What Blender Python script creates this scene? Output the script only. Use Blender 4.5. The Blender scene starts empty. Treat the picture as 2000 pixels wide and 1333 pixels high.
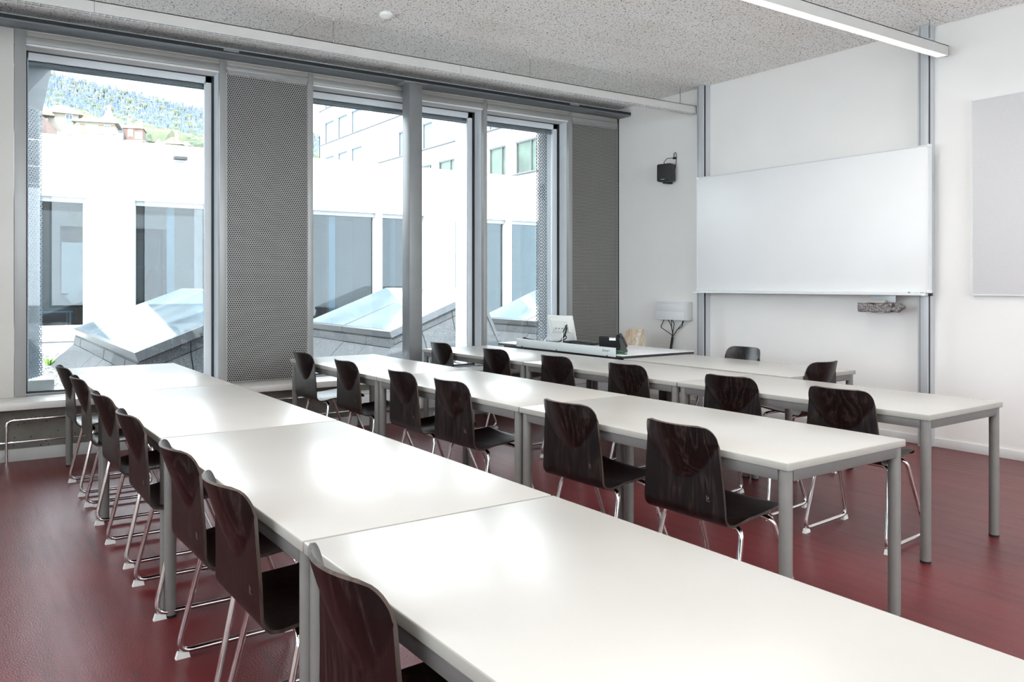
import bpy, bmesh, math, random
from mathutils import Vector, Matrix
PI = math.pi
S = bpy.context.scene
C = S.collection
random.seed(7)

# ------------------------------------------------------------------ camera, world, sun, exposure
CAM = Vector((7.31, -6.965, 1.373)); YAW = math.radians(57.554)
cam = bpy.data.cameras.new('camera'); co = bpy.data.objects.new('camera', cam); C.objects.link(co)
co.location = CAM; co.rotation_euler = (PI/2, 0, YAW)
cam.sensor_fit = 'HORIZONTAL'; cam.sensor_width = 36.0; cam.lens = 27.897
cam.shift_x = 0.0485; cam.shift_y = -0.05575; cam.clip_start = 0.05; cam.clip_end = 6000
S.camera = co
W = bpy.data.worlds.new('sky'); S.world = W; W.use_nodes = True
bg = W.node_tree.nodes['Background']
bg.inputs['Color'].default_value = (0.92, 0.96, 1.0, 1); bg.inputs['Strength'].default_value = 2.6
sl = bpy.data.lights.new('sun', 'SUN'); sl.energy = 5.0; sl.angle = 0.009; sl.color = (1.0, 0.95, 0.88)
so = bpy.data.objects.new('sun', sl); C.objects.link(so)
so.rotation_euler = Vector((0.62, -0.42, 0.72)).to_track_quat('Z', 'Y').to_euler()
S.view_settings.view_transform = 'Standard'; S.view_settings.look = 'None'
S.view_settings.exposure = 1.62; S.view_settings.gamma = 1.0; S.view_settings.use_curve_mapping = False
LAMP_W = 20.0
cy = S.cycles
cy.max_bounces = 9; cy.diffuse_bounces = 5; cy.glossy_bounces = 4; cy.transmission_bounces = 4; cy.transparent_max_bounces = 14
cy.caustics_reflective = False; cy.caustics_refractive = False; cy.sample_clamp_indirect = 6.0; cy.use_denoising = True

# ------------------------------------------------------------------ materials
def new_mat(name):
    m = bpy.data.materials.new(name); m.use_nodes = True
    nt = m.node_tree; return m, nt, nt.nodes['Principled BSDF']
def N(nt, typ, **kw):
    n = nt.nodes.new(typ)
    for k, v in kw.items():
        if k.startswith('i_'):
            key = k[2:]; key = int(key) if key.isdigit() else key.replace('_', ' ')
            n.inputs[key].default_value = v
        else: setattr(n, k, v)
    return n
def ramp(nt, stops, src=None):
    r = nt.nodes.new('ShaderNodeValToRGB'); e = r.color_ramp.elements
    while len(e) > 1: e.remove(e[0])
    e[0].position = stops[0][0]; e[0].color = (*stops[0][1], 1)
    for p, c in stops[1:]:
        k = e.new(p); k.color = (*c, 1)
    if src: nt.links.new(src, r.inputs[0])
    return r
def mat(name, col, rough=0.5, metal=0.0, var=0.06, scale=8.0, bump=0.0, bscale=60.0, coat=0.0, stretch=(1, 1, 1), spec=0.5):
    m, nt, b = new_mat(name)
    tc = N(nt, 'ShaderNodeTexCoord'); mp = N(nt, 'ShaderNodeMapping'); mp.inputs['Scale'].default_value = stretch
    nt.links.new(tc.outputs['Object'], mp.inputs[0])
    nz = N(nt, 'ShaderNodeTexNoise', i_Scale=scale, i_Detail=4.0); nt.links.new(mp.outputs[0], nz.inputs['Vector'])
    lo = tuple(max(0, c*(1-var)) for c in col); hi = tuple(min(1, c*(1+var)) for c in col)
    r = ramp(nt, [(0.3, lo), (0.7, hi)], nz.outputs['Fac'])
    nt.links.new(r.outputs[0], b.inputs['Base Color'])
    b.inputs['Roughness'].default_value = rough; b.inputs['Metallic'].default_value = metal
    b.inputs['Specular IOR Level'].default_value = spec
    if coat: b.inputs['Coat Weight'].default_value = coat; b.inputs['Coat Roughness'].default_value = 0.12
    if bump:
        n2 = N(nt, 'ShaderNodeTexNoise', i_Scale=bscale, i_Detail=3.0); nt.links.new(mp.outputs[0], n2.inputs['Vector'])
        bp = N(nt, 'ShaderNodeBump', i_Strength=bump, i_Distance=0.01)
        nt.links.new(n2.outputs['Fac'], bp.inputs['Height']); nt.links.new(bp.outputs[0], b.inputs['Normal'])
    return m
M = {}
M['wall'] = mat('white wall paint', (0.88, 0.855, 0.825), 0.5, var=0.015, scale=2, bump=0.06, bscale=180)
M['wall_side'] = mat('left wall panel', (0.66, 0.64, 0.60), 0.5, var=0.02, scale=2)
M['tabletop'] = mat('table laminate', (0.480, 0.459, 0.430), 0.27, var=0.02, scale=3, bump=0.02, bscale=260, spec=0.5)
M['top_edge'] = mat('table edge band', (0.31, 0.292, 0.262), 0.4, var=0.03, scale=10)
M['leg'] = mat('grey powder coat', (0.175, 0.165, 0.153), 0.42, var=0.05, scale=20)
M['rail'] = mat('grey rail coat', (0.12, 0.109, 0.103), 0.45, var=0.05, scale=20)
M['rubber'] = mat('black rubber', (0.012, 0.012, 0.012), 0.6)
M['chrome'] = mat('chrome', (0.80, 0.79, 0.78), 0.08, metal=1.0, var=0.02)
M['white_plastic'] = mat('white plastic', (0.80, 0.80, 0.77), 0.4, var=0.03)
M['alu'] = mat('anodised aluminium', (0.37, 0.37, 0.36), 0.38, metal=0.2, var=0.03, scale=6)
M['alu_light'] = mat('light aluminium', (0.74, 0.77, 0.80), 0.4, metal=0.0, var=0.03, scale=6)
M['alu_beige'] = mat('beige header board', (0.40, 0.38, 0.345), 0.45, var=0.03, scale=6)
M['steel'] = mat('painted steel', (0.27, 0.29, 0.30), 0.4, var=0.05, scale=4)
M['beam'] = mat('dark steel paint', (0.17, 0.19, 0.21), 0.35, var=0.05, scale=4)
M['column'] = mat('column steel', (0.24, 0.245, 0.25), 0.38, metal=0.2, var=0.05, scale=5)
M['black'] = mat('black plastic', (0.012, 0.012, 0.014), 0.38, var=0.2)
M['gasket'] = mat('black gasket', (0.015, 0.017, 0.02), 0.5)
M['dark'] = mat('dark cavity', (0.03, 0.03, 0.032), 0.9, var=0.4, scale=3)
M['sill'] = mat('sill board', (0.76, 0.73, 0.695), 0.33, var=0.02, scale=4)
M['base_grey'] = mat('grey baseboard', (0.56, 0.56, 0.54), 0.5, var=0.03)
M['base_white'] = mat('white baseboard', (0.76, 0.755, 0.745), 0.5, var=0.02)
M['lamp_body'] = mat('lamp housing', (0.56, 0.545, 0.52), 0.5, metal=0.0, var=0.02)
M['louvre'] = mat('louvre aluminium', (0.88, 0.88, 0.88), 0.3, metal=0.3, var=0.03)
M['board_white'] = mat('whiteboard enamel', (0.82, 0.815, 0.81), 0.36, var=0.012, scale=2.5, spec=0.5)
M['board_frame'] = mat('whiteboard frame', (0.78, 0.79, 0.80), 0.3, metal=0.2, var=0.02)
M['rail_blue'] = mat('wall rail aluminium', (0.56, 0.58, 0.60), 0.4, metal=0.25, var=0.03, scale=5)
M['felt'] = mat('pin board fabric', (0.72, 0.70, 0.70), 0.85, var=0.02, scale=80, bump=0.1, bscale=500)
M['fuzzy'] = mat('grey fleece', (0.26, 0.235, 0.23), 0.9, var=0.8, scale=90, bump=1.0, bscale=120)
M['desk_top'] = mat('white desk top', (0.76, 0.76, 0.76), 0.25, var=0.02)
M['desk_dark'] = mat('desk dark edge', (0.03, 0.028, 0.03), 0.4, var=0.2)
M['desk_screen'] = mat('pale desk screen', (0.60, 0.63, 0.63), 0.4, var=0.02)
M['facade'] = mat('white render facade', (0.83, 0.83, 0.82), 0.8, var=0.02, scale=1.2)
M['pilaster'] = mat('white profiled metal', (0.80, 0.785, 0.78), 0.6, var=0.03, scale=3, stretch=(1, 6, 0.4))
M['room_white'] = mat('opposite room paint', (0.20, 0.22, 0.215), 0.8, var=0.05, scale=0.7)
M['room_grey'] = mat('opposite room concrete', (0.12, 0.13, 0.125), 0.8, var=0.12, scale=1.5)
M['fascia'] = mat('skylight fascia', (0.065, 0.073, 0.081), 0.3, metal=0.2, var=0.05)
M['jacket'] = mat('grey jacket cloth', (0.09, 0.09, 0.11), 0.8, var=0.3, scale=12)
M['green'] = mat('fresh green leaf', (0.18, 0.36, 0.05), 0.6, var=0.3)
M['roof_red'] = mat('red roof tile', (0.12, 0.07, 0.056), 0.8, var=0.25, scale=2.0)
M['roof_tan'] = mat('tan roof tile', (0.17, 0.135, 0.105), 0.8, var=0.2, scale=1.5)
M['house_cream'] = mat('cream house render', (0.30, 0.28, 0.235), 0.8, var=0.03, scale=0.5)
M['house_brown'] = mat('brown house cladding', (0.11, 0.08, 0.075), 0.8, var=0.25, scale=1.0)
M['slate'] = mat('dark slate', (0.06, 0.07, 0.085), 0.6, var=0.2, scale=2)
M['shutter'] = mat('wooden shutter', (0.22, 0.135, 0.095), 0.7, var=0.1)
M['far_glass'] = mat('blue window blind', (0.10, 0.135, 0.195), 0.6, var=0.08, scale=0.6)
M['far_glass_green'] = mat('green reflecting glass', (0.035, 0.06, 0.042), 0.3, var=0.5, scale=0.8)  # green reflection put into the pane colour itself
M['roof_membrane'] = mat('roof membrane', (0.45, 0.45, 0.45), 0.9, var=0.1)
M['print_grey'] = mat('grey print', (0.10, 0.10, 0.10), 0.6)
M['print_light'] = mat('light print', (0.55, 0.55, 0.55), 0.6)
M['stamp'] = mat('stamped mark', (0.10, 0.07, 0.06), 0.7)
M['cable'] = mat('black cable', (0.012, 0.012, 0.012), 0.45)
M['cable_grey'] = mat('grey cable', (0.22, 0.23, 0.24), 0.45)
M['cable_green'] = mat('green cable', (0.03, 0.12, 0.06), 0.45)
M['reveal_back'] = mat('reveal backing sheet', (0.40, 0.45, 0.48), 0.6)  # pale tone stands for daylight seen through the sheet holes
M['lamp_dark'] = mat('dark wall lamp', (0.022, 0.024, 0.028), 0.6)
M['trunk_bark'] = mat('grey bark', (0.16, 0.12, 0.10), 0.9, var=0.3)
M['plaster_white'] = mat('white plastic trunking', (0.78, 0.79, 0.80), 0.4, var=0.015)
M['soffit'] = mat('exterior soffit metal', (0.125, 0.165, 0.205), 0.45, metal=0.0, var=0.08, scale=2)

def mat_floor():
    m, nt, b = new_mat('red linoleum floor')
    tc = N(nt, 'ShaderNodeTexCoord')
    n1 = N(nt, 'ShaderNodeTexNoise', i_Scale=1.1, i_Detail=6.0, i_Roughness=0.6); nt.links.new(tc.outputs['Object'], n1.inputs['Vector'])
    n2 = N(nt, 'ShaderNodeTexNoise', i_Scale=140.0, i_Detail=2.0); nt.links.new(tc.outputs['Object'], n2.inputs['Vector'])
    r1 = ramp(nt, [(0.3, (0.105, 0.013, 0.016)), (0.55, (0.145, 0.020, 0.023)), (0.75, (0.18, 0.030, 0.033))], n1.outputs['Fac'])
    r2 = ramp(nt, [(0.35, (0.80, 0.80, 0.80)), (0.65, (1.12, 1.12, 1.12))], n2.outputs['Fac'])
    mx = N(nt, 'ShaderNodeMix', data_type='RGBA', blend_type='MULTIPLY'); mx.inputs[0].default_value = 1.0
    nt.links.new(r1.outputs[0], mx.inputs[6]); nt.links.new(r2.outputs[0], mx.inputs[7])
    # long scuff marks
    mp = N(nt, 'ShaderNodeMapping'); mp.inputs['Scale'].default_value = (0.9, 9.0, 1); mp.inputs['Rotation'].default_value = (0, 0, 0.5)
    nt.links.new(tc.outputs['Object'], mp.inputs[0])
    n3 = N(nt, 'ShaderNodeTexNoise', i_Scale=1.6, i_Detail=6.0, i_Roughness=0.75); nt.links.new(mp.outputs[0], n3.inputs['Vector'])
    r3 = ramp(nt, [(0.54, (0, 0, 0)), (0.70, (0.8, 0.8, 0.8))], n3.outputs['Fac'])
    mx2 = N(nt, 'ShaderNodeMix', data_type='RGBA'); mx2.inputs[7].default_value = (0.050, 0.026, 0.027, 1)
    nt.links.new(r3.outputs[0], mx2.inputs[0]); nt.links.new(mx.outputs[2], mx2.inputs[6])
    nt.links.new(mx2.outputs[2], b.inputs['Base Color'])
    rr = N(nt, 'ShaderNodeMapRange'); rr.inputs[3].default_value = 0.26; rr.inputs[4].default_value = 0.44
    nt.links.new(n3.outputs['Fac'], rr.inputs[0]); nt.links.new(rr.outputs[0], b.inputs['Roughness'])
    b.inputs['Specular IOR Level'].default_value = 0.34
    bp = N(nt, 'ShaderNodeBump', i_Strength=0.24, i_Distance=0.004); nt.links.new(n2.outputs['Fac'], bp.inputs['Height'])
    nt.links.new(bp.outputs[0], b.inputs['Normal'])
    return m
M['floor'] = mat_floor()

def mat_woodwool():
    m, nt, b = new_mat('wood wool acoustic board')
    tc = N(nt, 'ShaderNodeTexCoord')
    w = N(nt, 'ShaderNodeTexNoise', i_Scale=60.0, i_Detail=1.0); nt.links.new(tc.outputs['Object'], w.inputs['Vector'])
    mx0 = N(nt, 'ShaderNodeMix', data_type='VECTOR'); mx0.inputs[0].default_value = 0.02
    nt.links.new(tc.outputs['Object'], mx0.inputs[4]); nt.links.new(w.outputs['Color'], mx0.inputs[5])
    n1 = N(nt, 'ShaderNodeTexNoise', i_Scale=76.0, i_Detail=1.5, i_Roughness=0.5); nt.links.new(mx0.outputs[1], n1.inputs['Vector'])
    n2 = N(nt, 'ShaderNodeTexNoise', i_Scale=0.8, i_Detail=3.0); nt.links.new(tc.outputs['Object'], n2.inputs['Vector'])
    r = ramp(nt, [(0.325, (0.05, 0.046, 0.042)), (0.365, (0.5, 0.49, 0.47)), (0.40, (0.985, 0.98, 0.965))], n1.outputs['Fac'])
    r2 = ramp(nt, [(0.3, (0.90, 0.86, 0.82)), (0.7, (1, 1, 1))], n2.outputs['Fac'])
    mx = N(nt, 'ShaderNodeMix', data_type='RGBA', blend_type='MULTIPLY'); mx.inputs[0].default_value = 1.0
    nt.links.new(r.outputs[0], mx.inputs[6]); nt.links.new(r2.outputs[0], mx.inputs[7])
    nt.links.new(mx.outputs[2], b.inputs['Base Color']); b.inputs['Roughness'].default_value = 0.9
    bp = N(nt, 'ShaderNodeBump', i_Strength=0.5, i_Distance=0.004); nt.links.new(n1.outputs['Fac'], bp.inputs['Height'])
    nt.links.new(bp.outputs[0], b.inputs['Normal'])
    return m
M['woodwool'] = mat_woodwool()

def mat_concrete(name, dark, light, pits=True, scale=3.0):
    m, nt, b = new_mat(name)
    tc = N(nt, 'ShaderNodeTexCoord')
    n1 = N(nt, 'ShaderNodeTexNoise', i_Scale=scale, i_Detail=8.0, i_Roughness=0.65); nt.links.new(tc.outputs['Object'], n1.inputs['Vector'])
    r = ramp(nt, [(0.3, dark), (0.7, light)], n1.outputs['Fac']); last = r.outputs[0]
    if pits:
        v = N(nt, 'ShaderNodeTexVoronoi', i_Scale=22.0); nt.links.new(tc.outputs['Object'], v.inputs['Vector'])
        rp = ramp(nt, [(0.09, (0.15, 0.15, 0.15)), (0.15, (1, 1, 1))], v.outputs['Distance'])
        mx = N(nt, 'ShaderNodeMix', data_type='RGBA', blend_type='MULTIPLY'); mx.inputs[0].default_value = 1
        nt.links.new(last, mx.inputs[6]); nt.links.new(rp.outputs[0], mx.inputs[7]); last = mx.outputs[2]
    nt.links.new(last, b.inputs['Base Color']); b.inputs['Roughness'].default_value = 0.8
    bp = N(nt, 'ShaderNodeBump', i_Strength=0.3, i_Distance=0.01); nt.links.new(n1.outputs['Fac'], bp.inputs['Height'])
    nt.links.new(bp.outputs[0], b.inputs['Normal'])
    return m
M['concrete'] = mat_concrete('raw concrete', (0.13, 0.12, 0.10), (0.24, 0.225, 0.195))

def mat_granite():
    m, nt, b = new_mat('grey granite')
    tc = N(nt, 'ShaderNodeTexCoord')
    n1 = N(nt, 'ShaderNodeTexNoise', i_Scale=70.0, i_Detail=3.0); nt.links.new(tc.outputs['Object'], n1.inputs['Vector'])
    r = ramp(nt, [(0.35, (0.016, 0.019, 0.022)), (0.65, (0.062, 0.069, 0.076))], n1.outputs['Fac'])
    nt.links.new(r.outputs[0], b.inputs['Base Color']); b.inputs['Roughness'].default_value = 0.75
    return m
M['granite'] = mat_granite()

def mat_gravel():
    m, nt, b = new_mat('round gravel')
    tc = N(nt, 'ShaderNodeTexCoord')
    v = N(nt, 'ShaderNodeTexVoronoi', i_Scale=22.0); nt.links.new(tc.outputs['Object'], v.inputs['Vector'])
    sx = N(nt, 'ShaderNodeSeparateColor'); nt.links.new(v.outputs['Color'], sx.inputs[0])
    r = ramp(nt, [(0.0, (0.12, 0.12, 0.12)), (1.0, (0.55, 0.545, 0.535))], sx.outputs[0])
    rd = ramp(nt, [(0.25, (1, 1, 1)), (0.62, (0.12, 0.12, 0.12))], v.outputs['Distance'])
    mx = N(nt, 'ShaderNodeMix', data_type='RGBA', blend_type='MULTIPLY'); mx.inputs[0].default_value = 1
    nt.links.new(r.outputs[0], mx.inputs[6]); nt.links.new(rd.outputs[0], mx.inputs[7])
    nt.links.new(mx.outputs[2], b.inputs['Base Color']); b.inputs['Roughness'].default_value = 0.8
    bp = N(nt, 'ShaderNodeBump', i_Strength=1.0, i_Distance=0.02, invert=True); nt.links.new(v.outputs['Distance'], bp.inputs['Height'])
    nt.links.new(bp.outputs[0], b.inputs['Normal'])
    return m
M['gravel'] = mat_gravel()

def mat_wood(name, stops, rough=0.3, scale=1.0, coat=0.3, spec=0.5):
    m, nt, b = new_mat(name)
    tc = N(nt, 'ShaderNodeTexCoord'); oi = N(nt, 'ShaderNodeObjectInfo')
    mp = N(nt, 'ShaderNodeMapping'); mp.inputs['Scale'].default_value = (1, 1, 0.10)
    ad = N(nt, 'ShaderNodeVectorMath', operation='ADD'); nt.links.new(tc.outputs['Object'], ad.inputs[0])
    ml = N(nt, 'ShaderNodeMath', operation='MULTIPLY', i_1=13.7); nt.links.new(oi.outputs['Random'], ml.inputs[0]); nt.links.new(ml.outputs[0], ad.inputs[1])
    nt.links.new(ad.outputs[0], mp.inputs[0])
    nz = N(nt, 'ShaderNodeTexNoise', i_Scale=9.0*scale, i_Detail=2.0, i_Distortion=0.6); nt.links.new(mp.outputs[0], nz.inputs['Vector'])
    mm = N(nt, 'ShaderNodeMath', operation='MULTIPLY', i_1=9.0); nt.links.new(nz.outputs['Fac'], mm.inputs[0])
    fr = N(nt, 'ShaderNodeMath', operation='PINGPONG', i_1=0.5); nt.links.new(mm.outputs[0], fr.inputs[0])
    n2 = N(nt, 'ShaderNodeTexNoise', i_Scale=160.0*scale, i_Detail=2.0); nt.links.new(mp.outputs[0], n2.inputs['Vector'])
    mu = N(nt, 'ShaderNodeMath', operation='MULTIPLY'); nt.links.new(fr.outputs[0], mu.inputs[0]); nt.links.new(n2.outputs['Fac'], mu.inputs[1])
    r = ramp(nt, stops, mu.outputs[0])
    nt.links.new(r.outputs[0], b.inputs['Base Color']); b.inputs['Roughness'].default_value = rough
    b.inputs['Specular IOR Level'].default_value = spec
    b.inputs['Coat Weight'].default_value = coat; b.inputs['Coat Roughness'].default_value = 0.34
    bp = N(nt, 'ShaderNodeBump', i_Strength=0.08, i_Distance=0.003); nt.links.new(n2.outputs['Fac'], bp.inputs['Height'])
    nt.links.new(bp.outputs[0], b.inputs['Normal'])
    return m
M['wood_dark'] = mat_wood('dark stained plywood', [(0.0, (0.0028, 0.0017, 0.0016)), (0.16, (0.0060, 0.0038, 0.0036)), (0.34, (0.034, 0.023, 0.020))], rough=0.32, coat=0.0, spec=0.42)
M['wood_edge'] = mat_wood('plywood edge', [(0.0, (0.020, 0.011, 0.008)), (0.4, (0.085, 0.050, 0.032))], rough=0.5, coat=0.0)
M['wood_light'] = mat_wood('light beech plywood', [(0.0, (0.42, 0.30, 0.19)), (0.2, (0.60, 0.47, 0.34)), (0.4, (0.76, 0.66, 0.54))], rough=0.4)

def mat_perf(name, col, pitch, rad, ax='YZ', rough=0.45, metal=0.3):
    """sheet metal with a hexagonal pattern of round holes"""
    m, nt, b = new_mat(name)
    b.inputs['Base Color'].default_value = (*col, 1); b.inputs['Roughness'].default_value = rough; b.inputs['Metallic'].default_value = metal
    tc = N(nt, 'ShaderNodeTexCoord'); sp = N(nt, 'ShaderNodeSeparateXYZ'); nt.links.new(tc.outputs['Object'], sp.inputs[0])
    def math_(op, a, bb=None):
        n = N(nt, 'ShaderNodeMath', operation=op)
        for i, s in enumerate((a, bb)):
            if s is None: continue
            if isinstance(s, (int, float)): n.inputs[i].default_value = s
            else: nt.links.new(s, n.inputs[i])
        return n.outputs[0]
    u, v = sp.outputs[ax[0]], sp.outputs[ax[1]]
    def lattice(ou, ov):
        a, h = pitch, pitch*math.sqrt(3)
        du = math_('SUBTRACT', math_('FLOORED_MODULO', math_('ADD', u, ou), a), a/2)
        dv = math_('SUBTRACT', math_('FLOORED_MODULO', math_('ADD', v, ov), h), h/2)
        return math_('ADD', math_('MULTIPLY', du, du), math_('MULTIPLY', dv, dv))
    d = math_('MINIMUM', lattice(0, 0), lattice(pitch/2, pitch*math.sqrt(3)/2))
    hole = math_('LESS_THAN', d, rad*rad)
    tr = N(nt, 'ShaderNodeBsdfTransparent'); mx = N(nt, 'ShaderNodeMixShader')
    out = nt.nodes['Material Output']
    nt.links.new(hole, mx.inputs[0]); nt.links.new(b.outputs[0], mx.inputs[1]); nt.links.new(tr.outputs[0], mx.inputs[2])
    nt.links.new(mx.outputs[0], out.inputs['Surface'])
    return m
M['perf'] = mat_perf('perforated interior sheet', (0.38, 0.372, 0.355), 0.0205, 0.0076)
M['perf_out'] = mat_perf('perforated exterior sheet', (0.085, 0.115, 0.14), 0.024, 0.0068)
M['perf_out_x'] = mat_perf('perforated exterior reveal sheet', (0.13, 0.135, 0.14), 0.024, 0.0072, ax='XZ')

def mat_glass(name, tint, refl=1.0, rough=0.0):
    m, nt, b = new_mat(name); nt.nodes.remove(b)
    tr = N(nt, 'ShaderNodeBsdfTransparent'); tr.inputs[0].default_value = (*tint, 1)
    gl = N(nt, 'ShaderNodeBsdfGlossy'); gl.inputs['Roughness'].default_value = rough
    fr = N(nt, 'ShaderNodeFresnel', i_IOR=1.5); mu = N(nt, 'ShaderNodeMath', operation='MULTIPLY', i_1=refl); nt.links.new(fr.outputs[0], mu.inputs[0])
    mx = N(nt, 'ShaderNodeMixShader'); nt.links.new(mu.outputs[0], mx.inputs[0])
    nt.links.new(tr.outputs[0], mx.inputs[1]); nt.links.new(gl.outputs[0], mx.inputs[2])
    nt.links.new(mx.outputs[0], nt.nodes['Material Output'].inputs['Surface'])
    return m
M['glass'] = mat_glass('clear window glass', (0.93, 0.97, 0.985), 1.0)
M['glass_far'] = mat_glass('tinted far window glass', (0.44, 0.60, 0.67), 1.4)
def mat_skyglass():
    m, nt, b = new_mat('frosted skylight glass')
    b.inputs['Base Color'].default_value = (0.60, 0.68, 0.74, 1); b.inputs['Roughness'].default_value = 0.06
    b.inputs['Specular IOR Level'].default_value = 0.9
    tc = N(nt, 'ShaderNodeTexCoord'); nz = N(nt, 'ShaderNodeTexNoise', i_Scale=0.9, i_Detail=2.0); nt.links.new(tc.outputs['Object'], nz.inputs['Vector'])
    r = ramp(nt, [(0.35, (0.10, 0.135, 0.16)), (0.65, (0.15, 0.185, 0.21))], nz.outputs['Fac']); nt.links.new(r.outputs[0], b.inputs['Base Color'])
    return m
M['sky_glass'] = mat_skyglass()
def mat_emit(name, col, s):
    m, nt, b = new_mat(name); b.inputs['Base Color'].default_value = (0.8, 0.8, 0.8, 1)
    b.inputs['Emission Color'].default_value = (*col, 1); b.inputs['Emission Strength'].default_value = s
    return m
M['lamp_glow'] = mat_emit('fluorescent lamp glow', (1.0, 0.98, 0.95), 1.3)
def mat_foliage(name, stops):
    m, nt, b = new_mat(name); oi = N(nt, 'ShaderNodeObjectInfo'); tc = N(nt, 'ShaderNodeTexCoord')
    nz = N(nt, 'ShaderNodeTexNoise', i_Scale=0.05, i_Detail=5.0, i_Roughness=0.7)
    gm = N(nt, 'ShaderNodeNewGeometry'); nt.links.new(gm.outputs['Position'], nz.inputs['Vector'])
    r = ramp(nt, stops, nz.outputs['Fac']); nt.links.new(r.outputs[0], b.inputs['Base Color']); b.inputs['Roughness'].default_value = 0.9
    return m
M['conifer'] = mat_foliage('blue green conifer', [(0.30, (0.048, 0.068, 0.098)), (0.48, (0.072, 0.100, 0.136)), (0.58, (0.108, 0.130, 0.148)), (0.66, (0.155, 0.135, 0.142))])  # pale blue of distance haze is mixed into these colours
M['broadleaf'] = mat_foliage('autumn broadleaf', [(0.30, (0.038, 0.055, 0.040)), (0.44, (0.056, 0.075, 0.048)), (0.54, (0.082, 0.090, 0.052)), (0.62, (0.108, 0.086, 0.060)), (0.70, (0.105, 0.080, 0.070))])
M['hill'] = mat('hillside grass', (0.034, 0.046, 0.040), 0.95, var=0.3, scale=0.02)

# ------------------------------------------------------------------ mesh helpers
def finish(bm, name, smooth=False, angle=None):
    me = bpy.data.meshes.new(name)
    bmesh.ops.recalc_face_normals(bm, faces=bm.faces)
    bm.to_mesh(me); bm.free()
    if smooth:
        for p in me.polygons: p.use_smooth = True
        if angle: me.set_sharp_from_angle(angle=angle)
    return me
def obj(name, me, m=None, parent=None, loc=(0, 0, 0), rot=(0, 0, 0)):
    o = bpy.data.objects.new(name, me); C.objects.link(o)
    if m is not None and me is not None:
        ms = m if isinstance(m, (list, tuple)) else [m]
        if len(me.materials) == 0:
            for k in ms: me.materials.append(k)
    o.location = loc; o.rotation_euler = rot
    if parent is not None: o.parent = parent
    return o
def tag(o, label=None, cat=None, group=None, kind=None):
    if label: o['label'] = label
    if cat: o['category'] = cat
    if group: o['group'] = group
    if kind: o['kind'] = kind
    return o
def thing(name, label, cat, loc=(0, 0, 0), rz=0, group=None):
    o = bpy.data.objects.new(name, None); C.objects.link(o); o.location = loc; o.rotation_euler = (0, 0, rz)
    return tag(o, label, cat, group)
def struct(o): o['kind'] = 'structure'; return o
def add_box(bm, a, b, bev=0.0, seg=2, mi=0):
    g = bmesh.ops.create_cube(bm, size=1.0)
    vs = g['verts']
    a = Vector(a); b = Vector(b); c = (a+b)/2; s = b-a
    for v in vs: v.co = Vector((v.co.x*s.x, v.co.y*s.y, v.co.z*s.z)) + c
    fs = set(f for v in vs for f in v.link_faces)
    for f in fs: f.material_index = mi
    if bev:
        es = list(set(e for v in vs for e in v.link_edges))
        bmesh.ops.bevel(bm, geom=es, offset=bev, segments=seg, affect='EDGES', profile=0.5, clamp_overlap=True)
    return bm
def BOX(a, b, bev=0.0, seg=2):
    return finish(add_box(bmesh.new(), a, b, bev, seg), 'box', smooth=bool(bev), angle=math.radians(40) if bev else None)
def BOXES(lst, bev=0.0):
    bm = bmesh.new()
    for a, b in lst: add_box(bm, a, b, bev)
    return finish(bm, 'boxes')
def fillet(pts, r, n=5):
    pts = [Vector(p) for p in pts]; out = [pts[0]]
    for i in range(1, len(pts)-1):
        p, a, b = pts[i], pts[i-1], pts[i+1]
        da, db = (a-p), (b-p); la, lb = da.length, db.length; da.normalize(); db.normalize()
        ang = da.angle(db); t = min(r/math.tan(ang/2), la*0.49, lb*0.49)
        s, e = p+da*t, p+db*t
        for k in range(n+1):
            q = k/n; out.append(s*(1-q)**2 + p*2*q*(1-q) + e*q*q)
    out.append(pts[-1]); return out
def add_tube(bm, pts, r, seg=8, caps=True, taper=None):
    pts = [Vector(p) for p in pts]; rings = []; up = None
    for i, p in enumerate(pts):
        t = (pts[min(i+1, len(pts)-1)] - pts[max(i-1, 0)]).normalized()
        if up is None:
            up = t.orthogonal().normalized()
        up = (up - t*up.dot(t)).normalized(); sd = t.cross(up)
        rr = r if taper is None else r*taper[i]
        rings.append([bm.verts.new(p + (up*math.cos(2*PI*k/seg) + sd*math.sin(2*PI*k/seg))*rr) for k in range(seg)])
    for a, b in zip(rings, rings[1:]):
        for k in range(seg): bm.faces.new((a[k], a[(k+1) % seg], b[(k+1) % seg], b[k]))
    if caps: bm.faces.new(rings[0][::-1]); bm.faces.new(rings[-1])
    return bm
def TUBE(pts, r, seg=8): return finish(add_tube(bmesh.new(), pts, r, seg), 'tube', True, math.radians(50))
def CYL(c, r, z0, z1, seg=20, r2=None):
    bm = bmesh.new(); r2 = r if r2 is None else r2
    add_tube(bm, [(c[0], c[1], z0), (c[0], c[1], z1)], 1.0, seg, True, [r, r2]); return finish(bm, 'cyl', True, math.radians(40))
def LATHE(prof, seg=24):
    bm = bmesh.new(); rings = []
    for r, z in prof: rings.append([bm.verts.new((r*math.cos(2*PI*k/seg), r*math.sin(2*PI*k/seg), z)) for k in range(seg)])
    for a, b in zip(rings, rings[1:]):
        for k in range(seg): bm.faces.new((a[k], a[(k+1) % seg], b[(k+1) % seg], b[k]))
    bm.faces.new(rings[0][::-1]); bm.faces.new(rings[-1]); return finish(bm, 'lathe', True, math.radians(40))
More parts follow.
